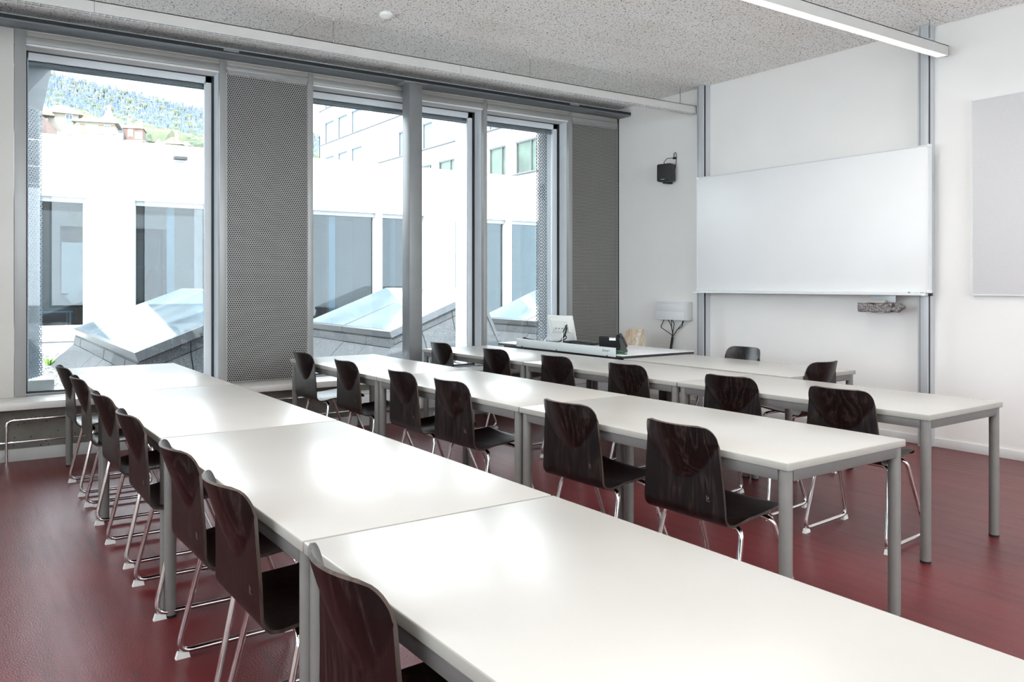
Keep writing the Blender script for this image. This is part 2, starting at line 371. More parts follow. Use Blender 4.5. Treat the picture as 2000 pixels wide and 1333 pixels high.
def PRISM(poly, axis, d0, d1):
    """extrude a polygon of (u,v) along an axis"""
    bm = bmesh.new()
    def P(u, v, d): return {'X': (d, u, v), 'Y': (u, d, v), 'Z': (u, v, d)}[axis]
    a = [bm.verts.new(P(u, v, d0)) for u, v in poly]; b = [bm.verts.new(P(u, v, d1)) for u, v in poly]
    n = len(poly); bm.faces.new(a); bm.faces.new(b[::-1])
    for i in range(n): bm.faces.new((a[i], b[i], b[(i+1) % n], a[(i+1) % n]))
    return finish(bm, 'prism')
def HULL(pts):
    bm = bmesh.new(); vs = [bm.verts.new(p) for p in pts]
    bmesh.ops.convex_hull(bm, input=vs); return finish(bm, 'hull')
def FACADE(P, u0, u1, v0, v1, holes, depth):
    """a wall sheet with rectangular openings and their reveals; P(u,v,d) maps to space, d goes into the wall"""
    bm = bmesh.new()
    us = sorted(set([u0, u1] + [min(max(x, u0), u1) for h in holes for x in h[:2]]))
    vs = sorted(set([v0, v1] + [min(max(x, v0), v1) for h in holes for x in h[2:]]))
    q = lambda pts: bm.faces.new([bm.verts.new(p) for p in pts])
    for a, b in zip(us, us[1:]):
        for c, d in zip(vs, vs[1:]):
            mu, mv = (a+b)/2, (c+d)/2
            if any(h[0] < mu < h[1] and h[2] < mv < h[3] for h in holes): continue
            q([P(a, c, 0), P(b, c, 0), P(b, d, 0), P(a, d, 0)])
    for a, b, c, d in holes:
        q([P(a, c, 0), P(b, c, 0), P(b, c, depth), P(a, c, depth)]); q([P(a, d, 0), P(b, d, 0), P(b, d, depth), P(a, d, depth)])
        q([P(a, c, 0), P(a, d, 0), P(a, d, depth), P(a, c, depth)]); q([P(b, c, 0), P(b, d, 0), P(b, d, depth), P(b, c, depth)])
    bmesh.ops.remove_doubles(bm, verts=bm.verts, dist=1e-5)
    return finish(bm, 'facade')
def copy_tree(o, parent=None):
    c = o.copy(); C.objects.link(c)
    if parent is not None: c.parent = parent
    for ch in list(o.children): copy_tree(ch, c)
    return c
def textobj(name, s, size, m, parent, loc, rot):
    cu = bpy.data.curves.new(name, 'FONT'); cu.body = s; cu.size = size; cu.extrude = 0.0004; cu.align_x = 'CENTER'
    cu.materials.append(m); o = bpy.data.objects.new(name, cu); C.objects.link(o); o.location = loc; o.rotation_euler = rot; o.parent = parent
    bpy.context.view_layer.update()
    me = bpy.data.meshes.new_from_object(o.evaluated_get(bpy.context.evaluated_depsgraph_get())); bpy.data.objects.remove(o)
    return obj(name, me, m, parent, loc, rot)

# ------------------------------------------------------------------ room shell
XR, YB, ZC = 9.6, -9.2, 3.55
GZ = -0.05
struct(obj('floor', BOX((-0.05, YB, -0.20), (XR, 0.0, 0.0)), M['floor']))
# rear whiteboard wall, right wall, wall behind the camera
struct(obj('wall_back', BOX((-0.02, 0.0, -0.2), (XR, 0.25, 3.8)), M['wall']))
# unseen window bands, added in the front and right walls as fill light
FILL_FRONT = [(0.9 + 1.72*k, 0.9 + 1.72*k + 1.62, 0.9, 3.30) for k in range(5)]
struct(obj('wall_front', FACADE(lambda u, v, d: (u, YB-d, v), -0.9, XR+0.2, -0.2, 3.8, FILL_FRONT, 0.2), M['wall']))
for k, (a, b, c, d) in enumerate(FILL_FRONT):
    w = bpy.data.objects.new('window_%d' % (k+4), None); C.objects.link(w); w['kind'] = 'structure'  # added opening behind the camera, brightens walls and chair backs
    obj('window_frame', BOXES([((a, YB-0.14, c), (a+0.05, YB-0.08, d)), ((b-0.05, YB-0.14, c), (b, YB-0.08, d)), ((a, YB-0.14, c), (b, YB-0.08, c+0.05)), ((a, YB-0.14, d-0.05), (b, YB-0.08, d))]), M['alu'], w)
    obj('pane', BOX((a+0.04, YB-0.112, c+0.04), (b-0.04, YB-0.108, d-0.04)), M['glass'], w)
FILL_RIGHT = [(-8.9 + 1.72*k, -8.9 + 1.72*k + 1.62, 0.9, 3.30) for k in range(5)]
struct(obj('wall_right', FACADE(lambda u, v, d: (XR+d, u, v), YB, 0.25, -0.2, 3.8, FILL_RIGHT, 0.2), M['wall']))
for k, (a, b, c, d) in enumerate(FILL_RIGHT):
    w = bpy.data.objects.new('window_%d' % (k+9), None); C.objects.link(w); w['kind'] = 'structure'  # added opening too, lets fill daylight in from the right
    obj('window_frame', BOXES([((XR+0.08, a, c), (XR+0.14, a+0.05, d)), ((XR+0.08, b-0.05, c), (XR+0.14, b, d)), ((XR+0.08, a, c), (XR+0.14, b, c+0.05)), ((XR+0.08, a, d-0.05), (XR+0.14, b, d))]), M['alu'], w)
    obj('pane', BOX((XR+0.108, a+0.04, c+0.04), (XR+0.112, b-0.04, d-0.04)), M['glass'], w)
struct(obj('baseboard_back', BOX((0.3, -0.012, 0.0), (XR, 0.0, 0.075), 0.002), M['base_white']))
# window wall: concrete parapet, board beside the windows, lintel and outer skin
pw = struct(obj('wall_left', BOXES([((-0.02, YB, 0.0), (0.27, 0.0, 0.40))]), M['concrete']))
struct(obj('baseboard_left', BOX((0.27, YB, 0.0), (0.285, -3.70, 0.095), 0.002), M['base_grey']))
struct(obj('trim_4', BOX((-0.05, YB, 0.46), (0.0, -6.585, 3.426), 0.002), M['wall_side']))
struct(obj('wall_outside', BOXES([((-0.62, YB, 3.31), (-0.02, 0.25, 4.5)), ((-0.62, YB, -0.3), (-0.02, 0.25, 0.44)), ((-0.62, YB, 0.44), (-0.06, -6.59, 3.31))]), M['facade']))
struct(obj('ceiling', BOX((-0.60, YB, 3.575), (XR, 0.0, 3.8)), M['dark']))
ceil_ = bpy.data.objects['ceiling']
pcache = {}
for i in range(15):
    x0 = -0.02 + 0.653*i; x1 = min(x0+0.648, XR)
    if i == 0: x0 = -0.10
    off = -3.39 if i % 2 == 0 else -2.258
    if i == 0: off = -3.34
    y = off
    while y < 0: y += 2.258
    while y > YB:
        ya, yb = max(y-2.258, YB), min(y, 0.0)
        if yb-ya > 0.02:
            k = (round(x1-x0, 3), round(yb-ya, 3))
            if k not in pcache: pcache[k] = BOX((0, 0, 0), (k[0], k[1]-0.006, 0.025), 0.0025, 1)
            obj('ceiling_panel', pcache[k], M['woodwool'], ceil_, (x0, ya, ZC))
        y -= 2.258
# roof above, so that daylight only enters through the windows
obj('roof_slab', BOX((-0.62, YB-0.2, 3.8), (XR+0.2, 0.25, 4.3)), M['roof_membrane'], ceil_)
# sill, steel beam and its dark gap
s = struct(obj('trim_1', BOX((-0.02, YB, 0.404), (0.356, 0.0, 0.46), 0.004), M['sill']))
bmm = struct(obj('trim_2', BOX((0.0, YB, 3.430), (0.206, 0.0, 3.470), 0.003), M['beam']))
obj('edge_lip', BOX((0.2045, YB, 3.444), (0.2095, 0.0, 3.474)), M['gasket'], bmm)
obj('clip_plate', BOX((0.170, -4.97, 3.452), (0.210, -4.83, 3.476), 0.002), M['steel'], bmm)
obj('clip_plate', BOX((0.170, -0.97, 3.452), (0.210, -0.83, 3.476), 0.002), M['steel'], bmm)
cl = struct(obj('column', BOX((0.045, -3.083, 0.46), (0.203, -2.935, 3.430), 0.004), M['column']))
obj('cap_plate', BOX((0.0, -3.15, 3.424), (0.225, -2.87, 3.436), 0.002), M['steel'], cl)

# ------------------------------------------------------------------ windows and perforated wall panels
GX = -0.20        # glass plane
OX = -0.60        # outer plane of the reveal
ZH, ZB = 3.326, 0.464
def window(n, y0, y1, posts, splay_left=False):
    w = bpy.data.objects.new('window_%d' % n, None); C.objects.link(w); w.location = (0, 0, 0); w['kind'] = 'structure'
    for a, b in posts: obj('post', BOX((-0.055, a, ZB), (0.0, b, 3.426), 0.002), M['alu'], w)
    obj('header_board', BOX((-0.05, y0, 3.384), (-0.006, y1, 3.424), 0.002), M['alu_beige'], w)
    obj('header_board', BOX((-0.05, y0, ZH), (0.0, y1, 3.381), 0.002), M['alu'], w)
    # inner reveal lining
    obj('jamb_lining', BOX((GX+0.02, y1-0.004, ZB), (-0.05, y1+0.012, ZH)), M['alu_light'], w)
    obj('jamb_lining', BOX((GX+0.02, y0-0.012, ZB), (-0.05, y0+0.004, ZH)), M['alu_light'], w)
    obj('head_lining', BOX((GX+0.02, y0, ZH), (-0.05, y1, ZH+0.012)), M['alu_light'], w)
    # black gasket, then the sash frame
    g = 0.022
    obj('gasket', BOXES([((GX-0.005, y1-g, ZB), (GX+0.02, y1, ZH)), ((GX-0.005, y0, ZB), (GX+0.02, y0+g, ZH)), ((GX-0.005, y0, ZH-g), (GX+0.02, y1, ZH)), ((GX-0.005, y0, ZB), (GX+0.02, y1, ZB+0.012))]), M['gasket'], w)
    f = 0.075
    sf = obj('sash_frame', BOXES([((GX-0.05, y1-f, ZB), (GX-0.006, y1, ZH)), ((GX-0.05, y0, ZB), (GX-0.006, y0+0.03, ZH)), ((GX-0.05, y0, ZH-f), (GX-0.006, y1, ZH)), ((GX-0.05, y0, ZB-0.02), (GX-0.006, y1, ZB+0.012)),
        ((GX-0.016, y1-f-0.012, ZB), (GX+0.0, y1-f, ZH-f)), ((GX-0.016, y0, ZH-f-0.012), (GX+0.0, y1-f, ZH-f))]), M['alu_light'], w)
    obj('blind_track', BOXES([((GX-0.075, y0, ZH-0.115), (GX-0.052, y1, ZH-0.085)), ((GX-0.105, y0, ZH-0.125), (GX-0.085, y1, ZH-0.05))]), M['steel'], w)
    obj('pane', BOX((GX-0.034, y0+0.02, ZB+0.005), (GX-0.030, y1-f+0.01, ZH-f+0.01)), M['glass'], w)
    # outer reveal: soffit, cill, jambs
    obj('outer_soffit', BOX((OX, y0-0.1, 3.292), (GX-0.05, y1+0.02, 3.31)), M['soffit'], w)
    obj('outer_cill', BOX((OX-0.04, y0-0.1, 0.438), (GX-0.05, y1+0.02, 0.452)), M['alu_light'], w)
    return w
w1 = window(1, -6.50, -4.945, [(-6.582, -6.50), (-4.945, -4.885)])
w2 = window(2, -4.04, -2.035, [(-4.09, -4.04), (-2.035, -1.99)])
w3 = window(3, -1.985, -0.805, [(-0.805, -0.764)])
# left window: splayed, perforated outer reveal with a plain top corner
def sheet(name, quads, m, parent):
    bm = bmesh.new()
    for q in quads: bm.faces.new([bm.verts.new(p) for p in q])
    me = finish(bm, name); return obj(name, me, m, parent)
A = (GX-0.06, -6.53); B = (OX, -6.335); T = (OX, -6.262)
sheet('reveal_sheet', [[(A[0], A[1], 0.56), (B[0], B[1], 0.56), (B[0], B[1], 2.90), (A[0], A[1], 2.90)]], M['perf_out'], w1)
obj('reveal_plate', HULL([(A[0], A[1], 2.90), (B[0], B[1], 2.90), (T[0], T[1], 3.292), (A[0], A[1], 3.292), (A[0], A[1]-0.01, 2.90), (B[0]-0.01, B[1]-0.01, 2.90), (T[0]-0.01, T[1]-0.01, 3.292), (A[0], A[1]-0.01, 3.292)]), M['soffit'], w1)
obj('reveal_backing', HULL([(x-o*0.5, y-o*0.87, z) for x, y in (A, B) for o in (0.022, 0.03) for z in (0.5, 2.9)]), M['reveal_back'], w1)  # added behind the holes to block the glaring facade
obj('reveal_foot', BOX((OX-0.02, -6.56, 0.452), (GX-0.06, -6.27, 0.56), 0.004), M['facade'], w1)
sheet('reveal_sheet', [[(GX-0.055, -4.938, 0.452), (OX, -4.938, 0.452), (OX, -4.938, 3.2), (GX-0.055, -4.938, 3.2)]], M['perf_out_x'], w1)
obj('reveal_plate', BOX((OX, -4.94, 3.2), (GX-0.055, -4.93, 3.31)), M['soffit'], w1)
obj('reveal_backing', BOX((OX, -4.88, 0.44), (GX-0.055, -4.86, 3.31)), M['alu_light'], w1)
obj('pier', BOX((OX-0.02, -4.86, 0.44), (-0.06, -4.10, 3.31)), M['facade'], w1)
obj('pier', BOX((OX-0.02, -0.70, 0.44), (-0.06, 0.25, 3.31)), M['facade'], w3)
# right window: folded perforated shutter parked outside
bm = bmesh.new(); yz = []
ys = [(-0.34, -0.87), (-0.40, -0.83), (-0.45, -0.87), (-0.51, -0.83), (-0.56, -0.87), (-0.62, -0.83)]
for (xa, ya), (xb, yb) in zip(ys, ys[1:]):
    bm.faces.new([bm.verts.new(p) for p in ((xa, ya, 0.46), (xb, yb, 0.46), (xb, yb, 3.27), (xa, ya, 3.27))])
obj('folding_shutter', finish(bm, 'shutter'), M['perf_out_x'], w3)
obj('reveal_backing', BOX((OX, -0.80, 0.44), (GX-0.05, -0.785, 3.31)), M['alu_light'], w3)
obj('reveal_backing', BOX((OX, -2.03, 0.44), (GX-0.05, -1.99, 3.31)), M['alu_light'], w2)
def perf_panel(y0, y1, label):
    p = thing('perforated_panel', label, 'panel', (0, y0, ZB))
    obj('header_board', BOX((-0.05, 0, 3.384-ZB), (-0.006, y1-y0, 3.424-ZB), 0.002), M['alu_beige'], p)
    obj('header_board', BOX((-0.05, 0, 3.345-ZB), (0.0, y1-y0, 3.381-ZB), 0.002), M['alu'], p)
    obj('perforated_sheet', PRISM([(0, 0), (y1-y0, 0), (y1-y0, 3.345-ZB), (0, 3.345-ZB)], 'X', -0.004, -0.0025), M['perf'], p)
    obj('edge_strip', BOXES([((-0.006, 0, 0), (-0.001, 0.008, 2.88)), ((-0.006, y1-y0-0.008, 0), (-0.001, y1-y0, 2.88)), ((-0.006, 0, 2.86), (-0.001, y1-y0, 2.881))]), M['alu'], p)
    obj('inner_backing', BOX((-0.052, 0, 0.0), (-0.045, y1-y0, 2.89)), M['dark'], p)
    return p
perf_panel(-4.885, -4.09, 'tall perforated metal wall panel between the large left window and the column window')
perf_panel(-0.764, -0.02, 'tall perforated metal wall panel in the corner beside the whiteboard wall')
struct(obj('trim_3', BOX((-0.055, -0.02, ZB), (0.0, 0.0, 3.43)), M['gasket']))

# white heating cover, pipes under the sill
rc = thing('heater_cover', 'white box cover running low along the concrete wall under the sill', 'heater', (0, 0, 0))
obj('cover_body', BOX((0.274, -3.72, 0.13), (0.42, -0.05, 0.325), 0.004), M['plaster_white'], rc)
obj('cover_lid', BOX((0.274, -3.73, 0.325), (0.43, -0.05, 0.34), 0.003), M['base_white'], rc)
obj('cover_seam', BOX((0.418, -3.70, 0.235), (0.4215, -0.05, 0.239)), M['print_grey'], rc)
obj('plinth', BOX((0.274, -3.68, 0.0), (0.33, -0.05, 0.12), 0.003), M['base_grey'], rc)
hp = thing('heating_pipe', 'bare steel heating pipes bending along the concrete wall under the left window', 'pipe')
PX = 0.325
obj('upper_pipe', TUBE(fillet([(PX, -6.652, 0.0), (PX, -6.652, 0.325), (PX, -3.7, 0.325)], 0.05), 0.0125, 12), M['chrome'], hp)
obj('lower_pipe', TUBE([(PX+0.0, YB+0.3, 0.155), (PX, -3.5, 0.155)], 0.0085, 10), M['chrome'], hp)
def collar(y, z, r, l, vert=False):
    pts = [(PX, y, z-l/2), (PX, y, z+l/2)] if vert else [(PX, y-l/2, z), (PX, y+l/2, z)]
    obj('pipe_joint', TUBE(pts, r, 12), M['chrome'], hp)
for z in (0.245, 0.262, 0.279): collar(-6.652, z, 0.017, 0.01, True)
for y in (-6.60, -6.50, -6.47, -6.44, -6.415): collar(y, 0.325, 0.017, 0.014)
for y in (-6.69, -6.62): collar(y, 0.155, 0.014, 0.02)
for y in (-6.2, -5.0, -4.2): obj('pipe_bracket', BOX((0.27, y, 0.315), (PX, y+0.02, 0.335)), M['steel'], hp)

# ------------------------------------------------------------------ tables
def table_parts(t, Lx, Dy, H):
    hx, hy = Lx/2, Dy/2
    me = BOX((-hx, -hy, H-0.030), (hx, hy, H), 0.0045, 3)
    for p in me.polygons: p.material_index = 0 if p.normal.z > 0.75 else 1
    obj('tabletop', me, [M['tabletop'], M['top_edge']], t)
    i = 0.022; z0, z1 = H-0.030-0.042, H-0.030
    for s_ in (-1, 1):
        obj('rail', BOX((-hx+0.05, s_*(hy-i)-0.011, z0), (hx-0.05, s_*(hy-i)+0.011, z1), 0.002), M['rail'], t)
        obj('rail', BOX((s_*(hx-i)-0.011, -hy+0.05, z0), (s_*(hx-i)+0.011, hy-0.05, z1), 0.002), M['rail'], t)
    me = CYL((0, 0), 0.0245, 0.010, H-0.030, 20); mc = CYL((0, 0), 0.0245, 0.0, 0.0105, 20, 0.0262)
    for sx in (-1, 1):
        for sy in (-1, 1):
            lg = obj('leg', me, M['leg'], t, (sx*(hx-0.032), sy*(hy-0.032), 0))
            obj('foot_cap', mc, M['rubber'], lg)
H = 0.733
rows = [([7.03, 5.434, 3.862, 2.243, 0.63], -6.228, 0.0094, 7.03), ([5.553, 3.980, 2.376, 0.77], -4.472, 0.0186, 5.553), ([5.272, 3.694, 2.080, 0.46], -2.972, 0.0245, 5.272)]
rowname = ['nearest table row', 'middle table row', 'far table row']
tlab = {0: ['pale laminate table nearest the camera, running out of the bottom of the picture', 'pale laminate table second from the camera in the nearest row', 'pale laminate table third from the camera in the nearest row', 'pale laminate table against the left window, end of the nearest row'],
        1: ['pale laminate table with a free corner at the aisle end of the middle row', 'pale laminate table in the centre of the middle row', 'pale laminate table at the window end of the middle row'],
        2: ['pale laminate table at the aisle end of the far row, grey legs in full view', 'pale laminate table in the centre of the far row in front of the telephone', 'pale laminate table at the window end of the far row beside the steel column']}
proto = None
def place_table(x, y, rz, label):
    global proto
    t = thing('classroom_table', label, 'table', (x, y, 0), rz, 'pale classroom tables')
    if proto is None:
        table_parts(t, 1.597, 0.80, H); proto = t
    else:
        for ch in proto.children: copy_tree(ch, t)
    return t
def row_edge(r, x):
    xs, y0, th, xr = rows[r]; return y0 - math.sin(th)*(xr-x)
for r, (xs, y0, th, xr) in enumerate(rows):
    for i in range(len(xs)-1):
        cx = (xs[i]+xs[i+1])/2; ye = row_edge(r, cx)
        t = place_table(cx-0.40*math.sin(th), ye+0.40*math.cos(th), th, tlab[r][i]); t.scale.x = (xs[i]-xs[i+1]-0.008)/1.597
place_table(3.115, -1.752, 0.012, 'pale laminate table behind the far row, pushed against the white teacher desk')

# ------------------------------------------------------------------ chairs
def chair_shell(mats):
    """one piece of pressed plywood: seat, tight bend, back with its V-shaped hollow"""
    prof = [(0.440, 0.449), (0.425, 0.459), (0.395, 0.464), (0.34, 0.458), (0.26, 0.449), (0.18, 0.443), (0.10, 0.441), (0.055, 0.443), (0.028, 0.451), (0.010, 0.466), (0.002, 0.486), (0.001, 0.520), (0.000, 0.570), (-0.002, 0.620), (-0.005, 0.680), (-0.007, 0.740), (-0.009, 0.790), (-0.010, 0.828)]
    P = [Vector(p) for p in prof]
    # resample evenly
    L = [0]
    for a, b in zip(P, P[1:]): L.append(L[-1]+(b-a).length)
    NS, NU = 104, 60
    def at(s_):
        for i in range(len(L)-1):
            if s_ <= L[i+1]+1e-9:
                k = (s_-L[i])/(L[i+1]-L[i])
                p0, p1, p2, p3 = P[max(i-1, 0)], P[i], P[i+1], P[min(i+2, len(P)-1)]
                return 0.5*((2*p1)+(p2-p0)*k+(2*p0-5*p1+4*p2-p3)*k*k+(3*p1-p0-3*p2+p3)*k**3)
        return P[-1]
    grid = []
    zt, zv, ze = 0.828, 0.610, 0.765
    for i in range(NS+1):
        s_ = L[-1]*i/NS; y, z = at(s_); back = s_ > L[9]
        # outline half width
        if not back: w = 0.188 + 0.012*min(1, s_/0.25)
        else: w = 0.200 - 0.032*max(0, (z-0.50)/0.32)**1.2
        r = 0.052; d = L[-1]-s_
        if d < r: w = w - r + math.sqrt(max(0, r*r-(r-d)**2))
        r = 0.045
        if s_ < r: w = w - r + math.sqrt(max(0, r*r-(r-s_)**2))
        row = []
        for j in range(NU+1):
            u = (-1+2*j/NU)*w; yy, zz = y, z
            if z > zv and back:
                tt = ((z-zv)/(zt-zv))
                Wv = 0.178*max(1e-4, (z-zv)/(ze-zv))**0.52 if z < ze else 0.178+0.012*(z-ze)/(zt-ze)
                if abs(u) < Wv: yy -= 0.076*tt**0.85*(1-(u/Wv)**2)
            if not back:
                k = min(1, s_/0.05)*min(1, max(0, (L[8]-s_)/0.12)); zz += 0.020*(u/0.2)**2*k
            row.append(Vector((u, yy, zz)))
        grid.append(row)
    bm = bmesh.new(); T = 0.0048
    nor = [[None]*(NU+1) for _ in range(NS+1)]
    for i in range(NS+1):
        for j in range(NU+1):
            a = grid[min(i+1, NS)][j]-grid[max(i-1, 0)][j]; b = grid[i][min(j+1, NU)]-grid[i][max(j-1, 0)]
            n = b.cross(a)
            if n.length < 1e-9: n = nor[i-1][j] if i else Vector((0, 0, 1))
            nor[i][j] = n.normalized()
    V = [[[bm.verts.new(grid[i][j]+nor[i][j]*T*s_) for j in range(NU+1)] for i in range(NS+1)] for s_ in (1, -1)]
    for k in (0, 1):
        for i in range(NS):
            for j in range(NU):
                f = bm.faces.new((V[k][i][j], V[k][i][j+1], V[k][i+1][j+1], V[k][i+1][j])); f.material_index = 0
    def rim(a, b, c, d):
        f = bm.faces.new((a, b, c, d)); f.material_index = 1
    for i in range(NS):
        for j in (0, NU): rim(V[0][i][j], V[0][i+1][j], V[1][i+1][j], V[1][i][j])
    for j in range(NU):
        for i in (0, NS): rim(V[0][i][j], V[0][i][j+1], V[1][i][j+1], V[1][i][j])
    me = finish(bm, 'seat_shell', True, math.radians(38))
    for m_ in mats: me.materials.append(m_)
    return me
SHELL = chair_shell([M['wood_dark'], M['wood_edge']])
SHELL_L = SHELL.copy(); SHELL_L.materials.clear()
for m_ in (M['wood_light'], M['wood_edge']): SHELL_L.materials.append(m_)
def side_frame(sx):
    p = [(0, 0.115, 0.4275), (sx*0.188, 0.115, 0.4275), (sx*0.218, 0.018, 0.024), (sx*0.218, 0.478, 0.024), (sx*0.188, 0.310, 0.4335), (0, 0.310, 0.4335)]
    return TUBE(fillet(p, 0.045, 6), 0.0105, 10)
FR = {-1: side_frame(-1), 1: side_frame(1)}
def glide_mesh(y):
    d = 1 if y < 0.2 else -1
    return HULL([(sx*w_, y+d*a, z) for sx in (-1, 1) for w_, a, z in ((0.010, -0.012, 0.0), (0.010, 0.040, 0.0), (0.008, -0.004, 0.026), (0.008, 0.036, 0.018))])
GL = {0: glide_mesh(0.025), 1: glide_mesh(0.470)}
STAMP = BOXES([((0, 0, 0), (0.0025, 0.0006, 0.022)), ((0, 0, 0), (0.016, 0.0006, 0.0025)), ((0.006, 0, 0.008), (0.012, 0.0006, 0.018))])
def chair(x, y, rz, label, group, shell=SHELL, stamp=True):
    t = thing('school_chair', label, 'chair', (x, y, 0), rz, group)
    obj('seat_shell', shell, None, t)
    for sx in (-1, 1):
        f = obj('side_frame', FR[sx], M['chrome'], t)
        for k in (0, 1): obj('glide', GL[k], M['white_plastic'], f, (sx*0.218, 0, 0))
    if stamp: obj('stamp', STAMP, M['stamp'], t, (0.115, -0.0048, 0.535), (math.radians(1), 0, 0))
    return t
cx_ = [[1.45, 2.17, 2.995, 3.69, 4.52, 5.07, 5.86], [1.25, 2.045, 2.863, 3.438, 4.455, 5.118], [0.93, 1.792, 2.575, 3.317, 4.164, 4.853]]
jit = [[0.02, -0.01, 0.03, 0.0, 0.02, 0.01, -0.02], [0.02, 0.0, -0.02, 0.02, 0.03, 0.02], [0.0, 0.02, 0.02, 0.03, 0.10, 0.06]]
clab = [['dark plywood chair at the window end of the nearest row, first of seven', 'dark plywood chair second from the left window in the nearest row', 'dark plywood chair third from the left window in the nearest row', 'dark plywood chair fourth from the left window in the nearest row', 'dark plywood chair fifth from the left window in the nearest row', 'dark plywood chair in the nearest row, next but one to the camera, whole seat showing', 'dark plywood chair closest to the camera, cut off by the bottom edge'],
        ['dark plywood chair at the window end of the middle row under the perforated panel', 'dark plywood chair second from the window in the middle row', 'dark plywood chair third from the window in the middle row', 'dark plywood chair fourth from the window in the middle row, seat jutting out', 'dark plywood chair in the middle row, second from its aisle end', 'dark plywood chair at the aisle end of the middle row, grained back fully visible'],
        ['dark plywood chair at the window end of the far row beside the steel column', 'dark plywood chair second from the window in the far row', 'dark plywood chair in the far row below the pale desk screen', 'dark plywood chair in the far row in front of the telephone', 'dark plywood chair in the far row, second from its aisle end', 'dark plywood chair at the aisle end of the far row, beside two grey table legs']]
for r in range(3):
    for i, x in enumerate(cx_[r]):
        chair(x, row_edge(r, x)-0.05, rows[r][2]+jit[r][i], clab[r][i], 'dark plywood chairs along the table rows')
chair(2.845, -1.285, PI, 'dark plywood chair below the whiteboard, facing the room across the rear table', 'dark plywood chairs along the table rows', stamp=False)
chair(3.925, -1.815, PI/2, 'dark plywood chair turned sideways at the end of the rear table', 'dark plywood chairs along the table rows', stamp=False)
tc_ = chair(0.89, -0.62, PI-0.12, 'light beech plywood chair behind the teacher desk', 'light plywood chair', SHELL_L, stamp=False); tc_.scale = (1.0, 1.0, 1.05)

# ------------------------------------------------------------------ teacher desk and what stands on it
dk = thing('teacher_desk', 'white teacher desk with dark edges and grey front screen by the corner', 'desk', (0, 0, 0))
DX0, DX1, DY0, DY1, DZ = 0.39, 2.262, -2.115, -1.215, 0.752
obj('desktop', BOX((DX0, DY0, DZ-0.006), (DX1, DY1, DZ), 0.001), M['desk_top'], dk)
obj('desk_edge', BOX((DX0, DY0, DZ-0.028), (DX1, DY1, DZ-0.006), 0.002), M['desk_dark'], dk)
for a, b in (((DX0+0.05, DY0+0.04, DZ-0.075), (DX1-0.07, DY0+0.065, DZ-0.028)), ((DX0+0.05, DY1-0.065, DZ-0.075), (DX1-0.07, DY1-0.04, DZ-0.028)), ((DX1-0.095, DY0+0.04, DZ-0.075), (DX1-0.07, DY1-0.04, DZ-0.028)), ((DX0+0.05, DY0+0.04, DZ-0.075), (DX0+0.075, DY1-0.04, DZ-0.028))):
    obj('rail', BOX(a, b), M['desk_dark'], dk)
for x in (DX0+0.22, DX1-0.25):
    obj('leg', BOX((x, DY0+0.12, 0.03), (x+0.10, DY0+0.20, DZ-0.07), 0.006), M['desk_dark'], dk)
    obj('leg', BOX((x, DY1-0.20, 0.03), (x+0.10, DY1-0.12, DZ-0.07), 0.006), M['desk_dark'], dk)
    obj('foot', BOX((x+0.01, DY0+0.02, 0.0), (x+0.09, DY1-0.02, 0.03), 0.006), M['desk_dark'], dk)
sc = obj('front_screen', BOX((0.754, -2.142, 0.7355), (2.192, -2.124, 0.815), 0.002), M['desk_screen'], dk, rot=(0, 0, 0))
for x in (0.85, 1.40, 2.10): obj('bolt', TUBE([(x, -2.146, 0.742), (x, -2.140, 0.742)], 0.006, 10), M['black'], sc)
textobj('maker_print', 'Zemp>', 0.034, M['print_grey'], sc, (2.085, -2.1432, 0.776), (PI/2, 0, 0))

mo = thing('monitor', 'small white monitor seen from behind, leaning on the teacher desk', 'monitor', (0.74, -1.53, DZ+0.004), math.radians(22))
scr = obj('casing', BOX((-0.15, -0.012, -0.14), (0.15, 0.012, 0.14), 0.006), M['white_plastic'], mo, (0.0, 0.0, 0.150), (math.radians(20), 0, 0))
obj('back_cover', HULL([(sx*w_, y, sz*h_+0.03) for sx in (-1, 1) for sz in (-1, 1) for w_, y, h_ in ((0.12, -0.012, 0.085), (0.095, -0.034, 0.06))]), M['white_plastic'], scr)
obj('screen', BOX((-0.138, 0.0125, -0.125), (0.138, 0.0135, 0.125)), M['black'], scr)
for k in range(3): obj('vent_hole', TUBE([(-0.05+0.035*k, -0.0335, 0.005), (-0.05+0.035*k, -0.036, 0.005)], 0.006, 8), M['black'], scr)
for sx in (-1, 1): obj('stand_leg', TUBE(fillet([(sx*0.05, -0.05, 0.15), (sx*0.11, -0.20, 0.006), (sx*0.09, -0.02, 0.006)], 0.015, 4), 0.005, 8), M['chrome'], mo)
obj('cable', TUBE(fillet([(0.06, 0.0, 0.21), (0.09, -0.06, 0.18), (0.06, -0.10, 0.10), (0.12, -0.09, 0.05), (0.03, -0.14, 0.008), (-0.2, -0.12, 0.008), (-0.30, -0.2, 0.03)], 0.04, 5), 0.006, 8), M['cable'], mo)
obj('cable', TUBE(fillet([(0.04, -0.01, 0.19), (0.10, -0.08, 0.15), (0.10, -0.12, 0.08), (0.05, -0.12, 0.02), (0.2, -0.16, 0.006)], 0.03, 5), 0.009, 8), M['cable'], mo)
kb = thing('keyboard', 'black computer keyboard lying on the teacher desk', 'keyboard', (1.04, -1.50, DZ), 0.05)
obj('keyboard_base', BOX((-0.21, -0.075, 0.0), (0.21, 0.075, 0.016), 0.005), M['black'], kb)
kme = BOX((-0.0105, -0.0075, 0.0), (0.0105, 0.0075, 0.007), 0.002, 1)
for a in range(15):
    for b in range(5): obj('key', kme, M['cable'], kb, (-0.184+a*0.0262, -0.052+b*0.026, 0.016))
ph = thing('desk_phone', 'black office telephone seen from behind on the teacher desk', 'telephone', (1.985, -1.965, DZ), math.radians(-155))
